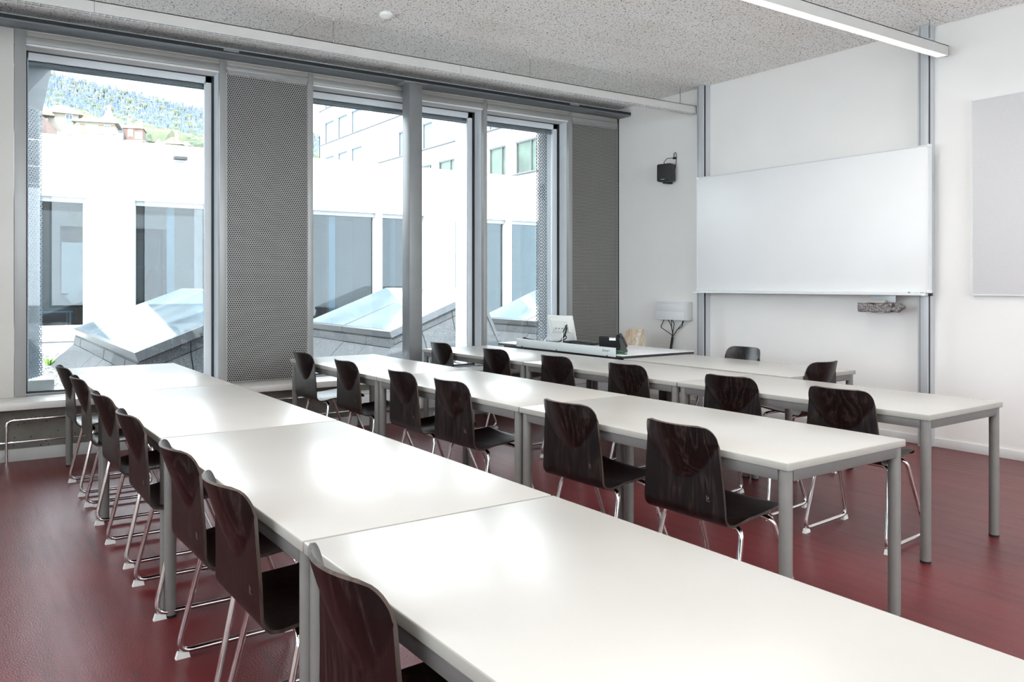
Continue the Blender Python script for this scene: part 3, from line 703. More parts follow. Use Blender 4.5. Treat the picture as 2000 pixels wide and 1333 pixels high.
obj('phone_body', HULL([(x, y, z) for x in (-0.10, 0.10) for y, z in ((-0.10, 0.0), (-0.10, 0.02), (0.05, 0.135), (0.085, 0.125), (0.075, 0.0))]), M['black'], ph)
obj('display_hood', HULL([(x, y, z) for x in (-0.105, 0.09) for y, z in ((0.02, 0.115), (0.10, 0.150), (0.115, 0.135), (0.085, 0.06), (0.06, 0.09))]), M['black'], ph)
obj('phone_stand', HULL([(x, y, z) for x in (-0.06, 0.06) for y, z in ((0.075, 0.07), (0.15, 0.0), (0.08, 0.0))]), M['black'], ph)
obj('handset', TUBE(fillet([(-0.085, -0.09, 0.055), (-0.085, -0.055, 0.085), (-0.085, 0.04, 0.165), (-0.085, 0.085, 0.155)], 0.03, 5), 0.020, 10), M['black'], ph)
obj('name_label', BOX((-0.07, 0.1075, 0.118), (-0.01, 0.1145, 0.142)), M['white_plastic'], ph)
pc = thing('coiled_cable', 'tangled dark green cable beside the office telephone', 'cable', (2.12, -2.03, DZ))
pts = []
for k in range(60):
    a = k*0.55; pts.append((0.05*math.cos(a)+0.05*math.sin(k*0.13), 0.028*math.sin(a)+0.02*math.cos(k*0.19), 0.006+0.012*(1+math.sin(k*0.41))))
obj('cable_loops', TUBE(pts, 0.0042, 6), M['cable_green'], pc)
pw_ = thing('power_cable', 'dark cable end curling over the desk screen beside the monitor', 'cable', (0.0, 0.0, 0.0))
obj('cable_run', TUBE(fillet([(0.78, -1.95, DZ+0.008), (0.66, -1.98, DZ+0.05), (0.60, -1.95, DZ+0.06), (0.62, -1.85, DZ+0.03), (0.85, -1.8, DZ+0.008), (1.0, -1.7, DZ+0.008)], 0.05, 5), 0.006, 8), M['cable'], pw_)

# ------------------------------------------------------------------ whiteboard and the wall around it
rl = thing('whiteboard_rails', 'two tall grey aluminium rails carrying the sliding whiteboard', 'rail', (0, 0, 0))
for x0, x1 in ((1.335, 1.425), (3.712, 3.795)):
    r_ = obj('rail_post', BOX((x0, -0.115, 0.0), (x1, 0.0, ZC), 0.002), M['rail_blue'], rl)
    obj('slide_groove', BOX((x1-0.004, -0.100, 0.02), (x1+0.0015, -0.078, ZC-0.01)), M['gasket'], r_)
    obj('slide_groove', BOX((x0+0.018, -0.1165, 0.02), (x0+0.022, -0.112, ZC-0.01)), M['rail'], r_)
wb = thing('whiteboard', 'wide white enamel sliding whiteboard hanging on two rails', 'whiteboard', (0, 0, 0))
BX0, BX1, BZ0, BZ1 = 1.385, 3.828, 1.302, 2.522
obj('writing_surface', BOX((BX0, -0.165, BZ0), (BX1, -0.135, BZ1), 0.002), M['board_white'], wb)
fr = obj('edge_frame', BOXES([((BX0-0.008, -0.170, BZ0), (BX0, -0.130, BZ1)), ((BX1, -0.170, BZ0), (BX1+0.008, -0.130, BZ1)), ((BX0-0.008, -0.170, BZ1), (BX1+0.008, -0.130, BZ1+0.010))]), M['board_frame'], wb)
for x in (BX0-0.011, BX1-0.015):
    for z in (BZ0-0.006, BZ1-0.012): obj('corner_cap', BOX((x, -0.174, z), (x+0.028, -0.128, z+0.026), 0.006), M['white_plastic'], wb)
ty = obj('pen_tray', PRISM([(-0.130, BZ0), (-0.175, BZ0), (-0.215, BZ0-0.014), (-0.222, BZ0-0.010), (-0.225, BZ0-0.024), (-0.130, BZ0-0.026)], 'X', BX0-0.01, BX1-0.02), M['board_frame'], wb)
obj('tray_end_cap', BOX((BX1-0.028, -0.226, BZ0-0.028), (BX1-0.006, -0.19, BZ0-0.018), 0.003), M['white_plastic'], ty)
obj('roller_block', BOX((BX1-0.03, -0.125, BZ0-0.03), (BX1+0.004, -0.10, BZ0-0.004), 0.003), M['black'], wb)
sy = -0.1775
obj('print_mark', TUBE([(BX1-0.150, sy-0.0005, BZ0-0.006), (BX1-0.150, sy-0.012, BZ0-0.003)], 0.008, 14), M['print_grey'], ty)
for x in (BX1-0.052, BX1-0.036): obj('print_mark', TUBE([(x, sy-0.004, BZ0-0.006), (x, sy-0.012, BZ0-0.003)], 0.005, 10), M['print_grey'], ty)
obj('print_mark', BOX((BX1-0.105, -0.186, BZ0-0.008), (BX1-0.08, -0.182, BZ0-0.001)), M['print_light'], ty)
obj('hanger_bracket', BOX((3.330, -0.150, 1.212), (3.545, -0.146, 1.290), 0.001), M['rail_blue'], wb)
# fleece wiper on its holder
wp = thing('board_wiper', 'grey fleece board wiper hanging under the right end of the whiteboard', 'wiper', (3.43, -0.185, 1.17))
obj('wiper_handle', BOX((-0.10, -0.03, 0.034), (0.05, 0.02, 0.062), 0.008), M['alu_beige'], wp)
def fleece():
    bm = bmesh.new(); bmesh.ops.create_cube(bm, size=1.0); bmesh.ops.subdivide_edges(bm, edges=bm.edges[:], cuts=13, use_grid_fill=True)
    rr = random.Random(3)
    for v in bm.verts:
        x, y, z = v.co; v.co = Vector((x*0.30-0.02, y*0.055, z*0.070))
        v.co += Vector((rr.uniform(-1, 1), rr.uniform(-1, 1), rr.uniform(-1, 1)))*0.0045 + Vector((0, 0, 0.004*math.sin(v.co.x*60)))
    return finish(bm, 'fleece', True)
obj('fleece_pad', fleece(), M['fuzzy'], wp, (-0.02, 0, -0.004))
bm = bmesh.new(); bmesh.ops.create_cube(bm, size=1.0); bmesh.ops.subdivide_edges(bm, edges=bm.edges[:], cuts=6, use_grid_fill=True)
rr = random.Random(5)
for v in bm.verts: v.co = Vector((v.co.x*0.05+v.co.z*0.03, v.co.y*0.05, v.co.z*0.075)) + Vector((rr.uniform(-1, 1), rr.uniform(-1, 1), rr.uniform(-1, 1)))*0.005
obj('folded_end', finish(bm, 'flap', True), M['fuzzy'], wp, (0.165, -0.005, -0.004), (0, 0.5, 0))
# pin board at the right
pb = thing('pin_board', 'large pale fabric pin board on the wall at the right edge', 'board', (0, 0, 0))
obj('fabric_panel', BOX((4.105, -0.04, 1.288), (6.6, -0.006, 2.852), 0.003), M['felt'], pb)
obj('edge_trim', BOXES([((4.100, -0.042, 1.280), (6.605, -0.002, 1.289)), ((4.100, -0.042, 2.851), (6.605, -0.002, 2.858)), ((4.100, -0.042, 1.280), (4.106, -0.002, 2.858))]), M['plaster_white'], pb)
# wall speaker
sp = thing('wall_speaker', 'small black loudspeaker with a looped cable on the rear wall', 'speaker', (0.865, 0.0, 2.645), 0); sp.scale = (0.86, 0.9, 0.84)
hd = obj('speaker_body', BOX((-0.095, -0.20, -0.122), (0.095, -0.055, 0.122), 0.022, 4), M['black'], sp, (0, 0, 0), (0, 0, math.radians(14)))
obj('speaker_grille', BOX((-0.097, -0.215, -0.118), (0.097, -0.175, 0.118), 0.018, 4), M['rubber'], hd)
obj('speaker_print', BOX((-0.03, -0.2158, -0.098), (0.02, -0.2150, -0.090)), M['print_light'], hd)
obj('wall_bracket', BOXES([((-0.02, -0.07, -0.14), (0.02, 0.0, 0.13)), ((-0.012, -0.14, -0.142), (0.012, -0.0, -0.125))]), M['black'], sp)
obj('bracket_knob', BOX((-0.012, -0.15, -0.142), (0.012, -0.12, -0.118), 0.002), M['black'], sp)
obj('speaker_cable', TUBE(fillet([(0.0, -0.13, 0.115), (-0.03, -0.11, 0.16), (-0.015, -0.06, 0.215), (0.06, -0.02, 0.21), (0.05, -0.01, 0.28), (0.085, -0.006, 0.285), (0.09, -0.006, 0.20), (0.085, -0.02, 0.06)], 0.03, 6), 0.0042, 8), M['cable'], sp)
obj('cable_clip', BOX((0.045, -0.03, 0.195), (0.085, 0.0, 0.222), 0.004), M['black'], sp)
# cable trunking box with cables
tb = thing('cable_trunking', 'white cable trunking box on the rear wall with black cables hanging out', 'box', (0, 0, 0))
TX0, TX1 = 0.72, 1.165
obj('trunking_body', BOX((TX0, -0.098, 0.965), (TX1, -0.002, 1.168), 0.003), M['plaster_white'], tb)
obj('trunking_lid', BOX((TX0-0.004, -0.104, 0.962), (TX1-0.018, -0.098, 1.055), 0.002), M['plaster_white'], tb)
obj('trunking_lid', BOX((TX0-0.004, -0.104, 1.060), (TX1-0.018, -0.098, 1.148), 0.002), M['plaster_white'], tb)
obj('trunking_lid', BOX((TX0-0.004, -0.103, 1.151), (TX1-0.018, -0.098, 1.169), 0.002), M['plaster_white'], tb)
obj('end_cap', BOX((TX1-0.012, -0.102, 0.96), (TX1+0.004, -0.002, 1.171), 0.002), M['base_white'], tb)
obj('end_cap', BOX((TX1+0.010, -0.10, 0.965), (TX1+0.016, -0.002, 1.165), 0.001), M['base_white'], tb)
K = (0.925, -0.05, 0.765)
for path in ([(0.80, -0.05, 0.965), (0.745, -0.05, 0.875), (0.76, -0.05, 0.86), (0.91, -0.05, 0.79), K], [(0.855, -0.05, 0.965), (0.90, -0.05, 0.90), (0.922, -0.05, 0.82), K], [(0.90, -0.04, 0.965), (0.905, -0.045, 0.88), (0.93, -0.05, 0.81), K], [(0.925, -0.06, 0.965), (0.95, -0.05, 0.92), (0.93, -0.05, 0.82), K], [(1.085, -0.05, 0.965), (1.06, -0.05, 0.915), (0.99, -0.05, 0.845), K], [(1.10, -0.06, 0.965), (1.075, -0.06, 0.89), (1.0, -0.06, 0.85), K]):
    obj('cable', TUBE(fillet(path, 0.03, 5), 0.0045, 8), M['cable'], tb)
obj('cable_sleeve', TUBE(fillet([(0.925, -0.05, 0.765), (0.905, -0.05, 0.66), (0.86, -0.06, 0.4), (0.86, -0.08, 0.01)], 0.06, 5), 0.014, 10), M['cable'], tb)

# smoke detector on the ceiling
sd = thing('smoke_detector', 'round white smoke detector on the speckled ceiling', 'detector', (1.60, -4.06, ZC))
obj('detector_base', LATHE([(0.052, 0.0), (0.052, -0.012), (0.048, -0.014)]), M['white_plastic'], sd)
obj('detector_body', LATHE([(0.056, -0.014), (0.056, -0.026), (0.040, -0.040), (0.027, -0.044)]), M['white_plastic'], sd)
obj('sensor_head', LATHE([(0.024, -0.044), (0.024, -0.053), (0.018, -0.056)]), M['print_light'], sd)

# ------------------------------------------------------------------ pendant lamps
def lamp(x, label, y1=-0.09, hang=(-0.304, -2.358, -4.374, -6.40, -8.4), lit=True):
    y0 = YB+0.4; L = y1-y0; z0 = 3.252; hw = 0.0425; h = 0.083
    t = thing('pendant_lamp', label, 'lamp', (x, y1, z0), 0, 'long pendant lamps')
    obj('housing', BOXES([((-hw, -L, 0), (-hw+0.003, 0, h)), ((hw-0.003, -L, 0), (hw, 0, h)), ((-hw, -L, h-0.006), (hw, 0, h)), ((-hw, -0.004, 0), (hw, 0, h)), ((-hw, -L, 0), (hw, -L+0.004, h))]), M['lamp_body'], t)
    for k in range(int(L/3)): obj('housing_joint', BOXES([((-hw-0.0006, -3.08-3*k, 0.001), (-hw+0.001, -3.077-3*k, h)), ((hw-0.001, -3.08-3*k, 0.001), (hw+0.0006, -3.077-3*k, h))]), M['rail'], t)
    gl = obj('fluorescent_tube', BOX((-hw+0.004, -L+0.01, 0.030), (hw-0.004, -0.01, 0.034)), M['lamp_glow' if lit else 'white_plastic'], t)
    bm = bmesh.new(); n = int(L/0.045)
    for k in range(n): add_box(bm, (-hw+0.003, -0.02-k*0.045-0.0015, 0.001), (hw-0.003, -0.02-k*0.045, 0.024))
    add_box(bm, (-0.001, -L+0.01, 0.001), (0.001, -0.01, 0.02))
    lv = obj('louvre', finish(bm, 'louvre'), M['louvre'], t); lv['kind'] = 'stuff'
    for y in hang:
        if y-0.02 < y0: continue
        yy = y-y1
        hk = obj('hanger', BOXES([((-0.0025, yy-0.0025, h), (0.0025, yy+0.0025, ZC-z0-0.02))]), M['cable_grey'], t)
        obj('ceiling_rose', CYL((0, yy), 0.012, ZC-z0-0.028, ZC-z0, 12), M['lamp_body'], hk)
        obj('grip', CYL((0, yy), 0.007, h, h+0.035, 10), M['lamp_body'], hk)
    if not lit: return t
    ld = bpy.data.lights.new('lamp light', 'AREA'); ld.shape = 'RECTANGLE'; ld.size = 0.07; ld.size_y = L-1.4; ld.energy = LAMP_W; ld.color = (1.0, 0.95, 0.885); ld.spread = math.radians(170)
    lo = bpy.data.objects.new('lamp_light', ld); C.objects.link(lo); lo.parent = t; lo.location = (0, -L/2-0.5, -0.002)
    return t
lamp(1.27, 'long slim pendant lamp running parallel to the windows, switched off', lit=False)   # the row by the windows is off
lamp(3.906, 'long slim pendant lamp ending just in front of the right whiteboard rail')
lamp(6.54, 'long slim pendant lamp above the camera'); lamp(9.0, 'long slim pendant lamp at the corridor side')

# ------------------------------------------------------------------ courtyard
gv = obj('gravel', BOX((-11.3, -16, GZ-0.15), (-0.62, 14, GZ)), M['gravel']); tag(gv, kind='stuff')
gv['label'] = 'pale gravel covering the courtyard roof'
wd = thing('weed', 'small green weed growing in the gravel by the skylight corner', 'plant', (-8.25, -5.62, GZ))
for k in range(9):
    a = k*2.4; obj('leaf', HULL([(0, 0, 0), (0.10*math.cos(a)+0.02, 0.10*math.sin(a), 0.10+0.02*(k % 3)), (0.07*math.cos(a+0.5), 0.07*math.sin(a+0.5), 0.10), (0.06*math.cos(a), 0.06*math.sin(a), 0.03)]), M['green'], wd)

def skylight(xn, xf, yl, label, seam=-6.35):
    zl, zh, dy = 0.585, 1.296, 1.87
    t = thing('skylight', label, 'skylight', (0, yl, GZ), 0, 'sloping courtyard skylights')
    zl -= GZ; zh -= GZ; sl_ = (zh-zl)/dy
    nrm = Vector((0, -sl_, 1)).normalized()
    def slab(x0, x1, a, b, th, off, name, m, par, bev=0):
        P = []
        for x in (x0, x1):
            for yy in (a, b):
                base = Vector((x, yy, zl+sl_*yy))
                P.append(base+nrm*off); P.append(base+nrm*(off-th))
        return obj(name, HULL(P), m, par)
    for x0, x1 in ((seam+0.012, xn), (xf, seam-0.012)):
        g = slab(x0, x1, 0.0, dy, 0.11, -0.004, 'skylight_frame', M['fascia'], t)
        slab(x0+0.05, x1-0.05, 0.06, dy-0.06, 0.02, 0.0, 'glass_panel', M['sky_glass'], g)
    obj('curb', HULL([(x, yy, z) for x in (xn-0.06, xf+0.06) for yy, z in ((0.06, 0.0), (dy-0.06, 0.0), (0.06, zl-0.10), (dy-0.06, zh-0.10))]), M['granite'], t)
    # skirt of stone slabs leaning on the curb
    rr = random.Random(int(abs(yl)*100))
    fl = 0.34
    def stone(q):
        # q: four corners, thickness inwards
        n = (Vector(q[1])-Vector(q[0])).cross(Vector(q[3])-Vector(q[0])).normalized()
        j = rr.uniform(0, 0.012)
        obj('stone_slab', HULL([Vector(p)+n*j for p in q]+[Vector(p)-n*0.05 for p in q]), M['granite'], t)
    # low side
    n = max(2, round((xn-xf)/0.85)); top = zl-0.14; band = zl-0.27
    for i in range(n):
        a = xf+(xn-xf)*i/n+0.006; b = xf+(xn-xf)*(i+1)/n-0.006
        stone([(a, 0.03, band), (b, 0.03, band), (b, 0.045, top), (a, 0.045, top)])
        ea = -fl*(1 if i == 0 else 0); eb = fl*(1 if i == n-1 else 0)
        stone([(a+ea, -fl, 0.0), (b+eb, -fl, 0.0), (b, 0.03, band-0.012), (a, 0.03, band-0.012)])
    # near side facing the windows, and far side
    for xs_, sg in ((xn, 1), (xf, -1)):
        m_ = 3
        for i in range(m_):
            a = 0.03+(dy-0.06)*i/m_+0.006; b = 0.03+(dy-0.06)*(i+1)/m_-0.006
            za, zb = zl+sl_*a-0.14, zl+sl_*b-0.14
            ea = -fl if i == 0 else 0; eb = fl if i == m_-1 else 0
            q = [(xs_+sg*fl, a+ea, 0.0), (xs_+sg*fl, b+eb, 0.0), (xs_-sg*0.03, b, zb-0.13), (xs_-sg*0.03, a, za-0.13)]
            q2 = [(xs_-sg*0.03, a, za-0.118), (xs_-sg*0.03, b, zb-0.118), (xs_-sg*0.045, b, zb), (xs_-sg*0.045, a, za)]
            for qq in (q, q2): stone(qq if sg > 0 else [qq[1], qq[0], qq[3], qq[2]])
    # high side
    for i in range(n):
        a = xf+(xn-xf)*i/n+0.006; b = xf+(xn-xf)*(i+1)/n-0.006
        ea = -fl*(1 if i == 0 else 0); eb = fl*(1 if i == n-1 else 0)
        stone([(b+eb, dy+fl, 0.0), (a+ea, dy+fl, 0.0), (a, dy-0.03, zh-0.14), (b, dy-0.03, zh-0.14)])
    return t
skylight(-2.36, -8.2, -5.26, 'sloping glass skylight on a stone curb outside the left window')
skylight(-4.39, -8.2, -0.95, 'sloping glass skylight on a stone curb behind the steel column')
skylight(-4.39, -8.2, 3.35, 'sloping glass skylight seen low behind the teacher desk screen')

# ------------------------------------------------------------------ building across the courtyard
FX = -11.2
ob = thing('school_wing', 'white flat-roofed building wing with a tall window band across the courtyard', 'building', (FX, 0, GZ))
Pf = lambda u, v, d: (-d, u, v-GZ)
opens = [(-12.5, -4.66), (-3.70, 2.18), (2.34, 3.62), (4.54, 6.32), (6.48, 12.2)]
obj('facade', FACADE(Pf, -16, 14, GZ, 4.476, [(a, b, 0.455, 3.206) for a, b in opens], 0.22), M['facade'], ob)
obj('roof', BOX((-9, -16, 4.40-GZ), (-0.01, 14, 4.47-GZ)), M['roof_membrane'], ob)
obj('parapet_cap', BOX((-0.3, -16, 4.47-GZ), (0.015, 14, 4.49-GZ)), M['facade'], ob)
obj('ledge', BOX((-0.02, -16, 0.36-GZ), (0.06, 14, 0.445-GZ)), M['facade'], ob)
obj('ledge', BOX((-0.02, -16, 0.150-GZ), (0.03, 14, 0.175-GZ)), M['fascia'], ob)
pm = None
for a, b in ((-4.64, -3.72), (3.63, 4.54)):
    p = obj('pilaster', BOX((-0.02, a, 0.46-GZ), (0.035, b, 3.20-GZ), 0.004), M['pilaster'], ob)
    for k in range(6): obj('pilaster_rib', BOX((0.035, a+0.02+k*(b-a)/6, 0.46-GZ), (0.042, a+(k+1)*(b-a)/6-0.02, 3.20-GZ), 0.002, 1), M['pilaster'], p)
for a, b in opens:
    wv = obj('window', BOXES([((-0.22, a, 3.10-GZ), (-0.10, b, 3.205-GZ)), ((-0.22, a, 0.455-GZ), (-0.12, b, 0.50-GZ)), ((-0.20, a, 0.455-GZ), (-0.12, a+0.05, 3.2-GZ)), ((-0.20, b-0.05, 0.455-GZ), (-0.12, b, 3.2-GZ))]), M['steel'], ob)
    obj('pane', BOX((-0.172, a+0.04, 0.49-GZ), (-0.165, b-0.04, 3.11-GZ)), M['glass_far'], wv)
# the rooms behind the glass
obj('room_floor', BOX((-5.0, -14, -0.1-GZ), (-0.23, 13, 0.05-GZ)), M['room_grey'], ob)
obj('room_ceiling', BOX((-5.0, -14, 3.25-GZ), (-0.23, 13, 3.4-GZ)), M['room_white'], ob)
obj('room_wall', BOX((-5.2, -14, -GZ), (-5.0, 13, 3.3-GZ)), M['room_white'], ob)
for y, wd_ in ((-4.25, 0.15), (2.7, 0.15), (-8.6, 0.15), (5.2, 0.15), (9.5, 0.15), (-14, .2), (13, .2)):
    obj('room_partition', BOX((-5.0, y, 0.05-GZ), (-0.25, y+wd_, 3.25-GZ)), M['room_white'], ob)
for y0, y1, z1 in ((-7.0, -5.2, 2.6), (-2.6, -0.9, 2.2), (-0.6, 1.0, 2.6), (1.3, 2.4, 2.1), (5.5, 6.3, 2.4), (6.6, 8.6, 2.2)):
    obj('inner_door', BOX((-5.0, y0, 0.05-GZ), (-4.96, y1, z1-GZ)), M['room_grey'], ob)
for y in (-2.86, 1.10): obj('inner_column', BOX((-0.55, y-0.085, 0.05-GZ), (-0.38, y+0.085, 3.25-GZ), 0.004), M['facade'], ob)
for y in (-6.2, -1.7, 0.2, 6.0):
    lb = obj('ceiling_lamp', BOX((-4.6, y, 3.18-GZ), (-0.7, y+0.12, 3.25-GZ)), M['facade'], ob)
for y0, n in ((-3.4, 10), (-5.3, 3), (2.36, 8)):
    rk = obj('coat_rail', BOX((-2.62, y0, 1.78-GZ), (-2.60, y0+n*0.16, 1.82-GZ)), M['steel'], ob)
    for k in range(n): obj('coat_hook', TUBE(fillet([(-2.60, y0+0.08+k*0.16, 1.80-GZ), (-2.52, y0+0.08+k*0.16, 1.78-GZ), (-2.52, y0+0.08+k*0.16, 1.84-GZ)], 0.02, 2), 0.008, 5), M['steel'], rk)
    obj('rail_wall', BOX((-2.75, y0-0.1, 0.05-GZ), (-2.62, y0+n*0.16+0.1, 3.2-GZ)), M['room_white'], ob)
jk = thing('jacket', 'dark grey jacket hanging from a hook behind the window across the courtyard', 'jacket', (FX-2.42, -2.75, 0.95))
bm = bmesh.new(); prof = [(0.02, 0.86), (0.10, 0.80), (0.22, 0.62), (0.27, 0.35), (0.22, 0.10), (0.12, 0.0)]
rings = []
for r_, z in prof: rings.append([bm.verts.new((0.10*r_/0.27*math.cos(2*PI*k/12)*1.1, r_*math.sin(2*PI*k/12)*(1+0.15*math.sin(3*k+z*9)), z+0.03*math.sin(k*2.1))) for k in range(12)])
for a, b in zip(rings, rings[1:]):
    for k in range(12): bm.faces.new((a[k], a[(k+1) % 12], b[(k+1) % 12], b[k]))
bm.faces.new(rings[0]); bm.faces.new(rings[-1][::-1])
obj('jacket_body', finish(bm, 'jacket', True), M['jacket'], jk)
obj('jacket_sleeve', TUBE([(0.03, 0.2, 0.66), (0.05, 0.27, 0.4), (0.05, 0.25, 0.12)], 0.06, 8), M['jacket'], jk)
obj('jacket_loop', TUBE([(0.0, 0.0, 0.86), (-0.02, 0.0, 0.90)], 0.012, 6), M['jacket'], jk)
gb = thing('green_bag', 'bright green bag on the floor behind the window across the courtyard', 'bag', (FX-2.2, -2.75, 0.05))
obj('bag_body', HULL([(sx*a, sy*b, z) for sx in (-1, 1) for sy in (-1, 1) for a, b, z in ((0.10, 0.20, 0.0), (0.13, 0.23, 0.40), (0.08, 0.17, 0.62))]), M['green'], gb)
fd = thing('far_desk', 'white desk behind the far left window across the courtyard', 'desk', (FX-1.0, -5.6, 0.05))
obj('desktop', BOX((-0.4, -1.1, 0.70), (0.4, 0.75, 0.74), 0.004), M['desk_top'], fd)
for y in (-1.0, -0.05, 0.68): 
    for x in (-0.36, 0.32): obj('leg', BOX((x, y, 0), (x+0.04, y+0.04, 0.70)), M['desk_top'], fd)
ft = thing('far_tablet', 'white screen standing on the desk across the courtyard', 'monitor', (FX-0.95, -5.9, 0.79), 0.3)
obj('screen_panel', BOX((-0.02, -0.22, 0.02), (0.02, 0.22, 0.46), 0.006), M['white_plastic'], ft, (0, 0, 0), (0, math.radians(18), 0))
obj('screen_stand', TUBE([(0.12, 0.0, 0.25), (0.26, 0.1, 0.0)], 0.02, 6), M['cable_grey'], ft)
fl_ = thing('facade_lamp', 'dark wall lamp on the white parapet of the building across the courtyard', 'lamp', (FX, -2.75, 4.12))
obj('lamp_box', BOX((0.0, -0.145, 0.04), (0.16, 0.145, 0.115), 0.005), M['lamp_dark'], fl_)
obj('lamp_lens', BOX((0.0, -0.15, 0.0), (0.13, 0.12, 0.03), 0.005), M['cable_grey'], fl_)

# ------------------------------------------------------------------ tall building beyond
BY = 22.0
tb2 = thing('office_block', 'tall white building with long bands of blue windows beyond the courtyard wing', 'building', (0, BY, 0))
Pb = lambda u, v, d: (u, d, v)
F1 = [(-62.3, -60.1), (-59.3, -57.2), (-56.4, -54.2), (-43.8, -42.3), (-41.5, -39.25), (-38.6, -36.3), (-35.1, -33.2), (-32.2, -30.0), (-29.0, -27.0)]
F2 = [(-62.3, -60.1), (-59.3, -57.2), (-56.4, -54.2), (-47.6, -45.4), (-43.8, -42.3), (-38.6, -36.3), (-35.1, -33.2), (-32.2, -30.0)]
F3 = [(-56.4, -54.2), (-47.6, -45.4), (-44.0, -42.4), (-41.5, -39.25), (-38.6, -36.3), (-35.1, -33.2), (-32.2, -30.0), (-29.0, -27.0)]
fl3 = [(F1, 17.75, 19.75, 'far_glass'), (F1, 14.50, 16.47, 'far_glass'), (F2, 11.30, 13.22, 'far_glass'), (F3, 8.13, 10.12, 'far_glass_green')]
holes = [(a, b, z0+0.02, z1) for F, z0, z1, g in fl3 for a, b in F]
M['joint'] = mat('dark shadow joint', (0.03, 0.035, 0.04), 0.7)
obj('facade', FACADE(Pb, -63.5, -20, -2, 24, holes, 0.16), M['facade'], tb2)
obj('end_wall', BOX((-63.5, 0.0, -2), (-63.3, 14, 24)), M['facade'], tb2)
obj('roof', BOX((-63.5, 0.0, 23.8), (-20, 14, 24)), M['roof_membrane'], tb2)
for F, z0, z1, g in fl3:
    obj('ledge', BOX((-63.5, -0.04, z0-0.13), (-20, 0.0, z0)), M['joint'], tb2)
    for a, b in F:
        wv = obj('window', BOXES([((a, 0.06, z1-0.10), (b, 0.15, z1)), ((a, 0.08, z0), (a+0.08, 0.15, z1)), ((b-0.08, 0.08, z0), (b, 0.15, z1))] + ([(((a+b)/2+0.35, 0.08, z0), ((a+b)/2+0.45, 0.15, z1))] if 'green' in g else [])), M['fascia'], tb2)
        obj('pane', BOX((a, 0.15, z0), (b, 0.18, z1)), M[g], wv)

# ------------------------------------------------------------------ hillside with forest and houses
FW = Vector((-math.sin(YAW), math.cos(YAW), 0)); RT = Vector((math.cos(YAW), math.sin(YAW), 0))
def hill_z(a, b):
    e = 0.2645 - 0.237*(a/b+0.5245)
    t = max(0.0, min(1.0, (b-150)/1350))
    return 1.373 + b*e*(0.55+0.45*t**0.62)
def hill_p(a, b): 
    p = Vector((CAM.x, CAM.y, 0)) + RT*a + FW*b; p.z = hill_z(a, b); return p
bm = bmesh.new(); NA, NB = 46, 30; G = []
for j in range(NB+1):
    b = 150+1350*(j/NB)**1.3
    G.append([bm.verts.new(hill_p(b*(-0.85+1.2*i/NA), b)) for i in range(NA+1)])
top = [bm.verts.new(Vector(v.co)+Vector((FW.x*300, FW.y*300, -260))) for v in G[-1]]; G.append(top)
for j in range(len(G)-1):
    for i in range(NA): bm.faces.new((G[j][i], G[j][i+1], G[j+1][i+1], G[j+1][i]))
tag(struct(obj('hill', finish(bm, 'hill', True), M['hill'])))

def conifer_mesh(seed):
    rr = random.Random(seed); bm = bmesh.new(); seg = 7
    add_tube(bm, [(0, 0, 0), (0, 0, 0.3)], 0.03, 5)
    z = 0.10
    for k in range(4):
        r0 = 0.235*(1-k*0.21)*rr.uniform(0.85, 1.1); h = 0.42-k*0.03; z0 = 0.08+k*0.20
        base = [bm.verts.new((r0*rr.uniform(0.75, 1.15)*math.cos(2*PI*i/seg), r0*rr.uniform(0.75, 1.15)*math.sin(2*PI*i/seg), z0+rr.uniform(-0.03, 0.03))) for i in range(seg)]
        tip = bm.verts.new((0, 0, min(1.0, z0+h)))
        for i in range(seg): bm.faces.new((base[i], base[(i+1) % seg], tip))
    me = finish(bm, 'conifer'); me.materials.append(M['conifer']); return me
def broad_mesh(seed):
    rr = random.Random(seed); bm = bmesh.new()
    bmesh.ops.create_icosphere(bm, subdivisions=2, radius=0.42)
    for v in bm.verts:
        d = v.co.normalized(); v.co = Vector((d.x*0.44, d.y*0.44, d.z*0.42))*rr.uniform(0.78, 1.12) + Vector((0, 0, 0.58))
    add_tube(bm, [(0, 0, 0), (0, 0, 0.4)], 0.04, 5)
    me = finish(bm, 'broadleaf'); me.materials.append(M['broadleaf']); return me
CM = [conifer_mesh(k) for k in range(5)]; BM_ = [broad_mesh(k) for k in range(5)]
rr = random.Random(11)
trees = []
def visible(u): return 60 < u < 430 or 590 < u < 640
b = 300.0
while b < 1505:
    e_step = 0.0042+0.0022*(b/1500)
    u = 60.0
    while u < 640:
        du = rr.uniform(3.6, 7.5)*(1.0 if b > 800 else 1.25); u += du
        if not visible(u): continue
        a = (u-903)/1550*b; bb = b*rr.uniform(0.985, 1.015)
        fr_ = (bb-150)/1350
        con = bb > 560+60*math.sin(u*0.05)+rr.uniform(-70, 70)
        if con and rr.random() < 0.08: con = False
        if not con and bb > 800 and rr.random() < 0.12: con = True
        trees.append((a, bb, con, rr.uniform(0.8, 1.25)))
    b *= 1.034 if b < 700 else 1.021
def tree_scale(con, s_): return (12.0*s_ if con else 11.0*s_)
cons = sorted([t for t in trees if t[2]], key=lambda t: t[1]); brs = sorted([t for t in trees if not t[2]], key=lambda t: t[1])
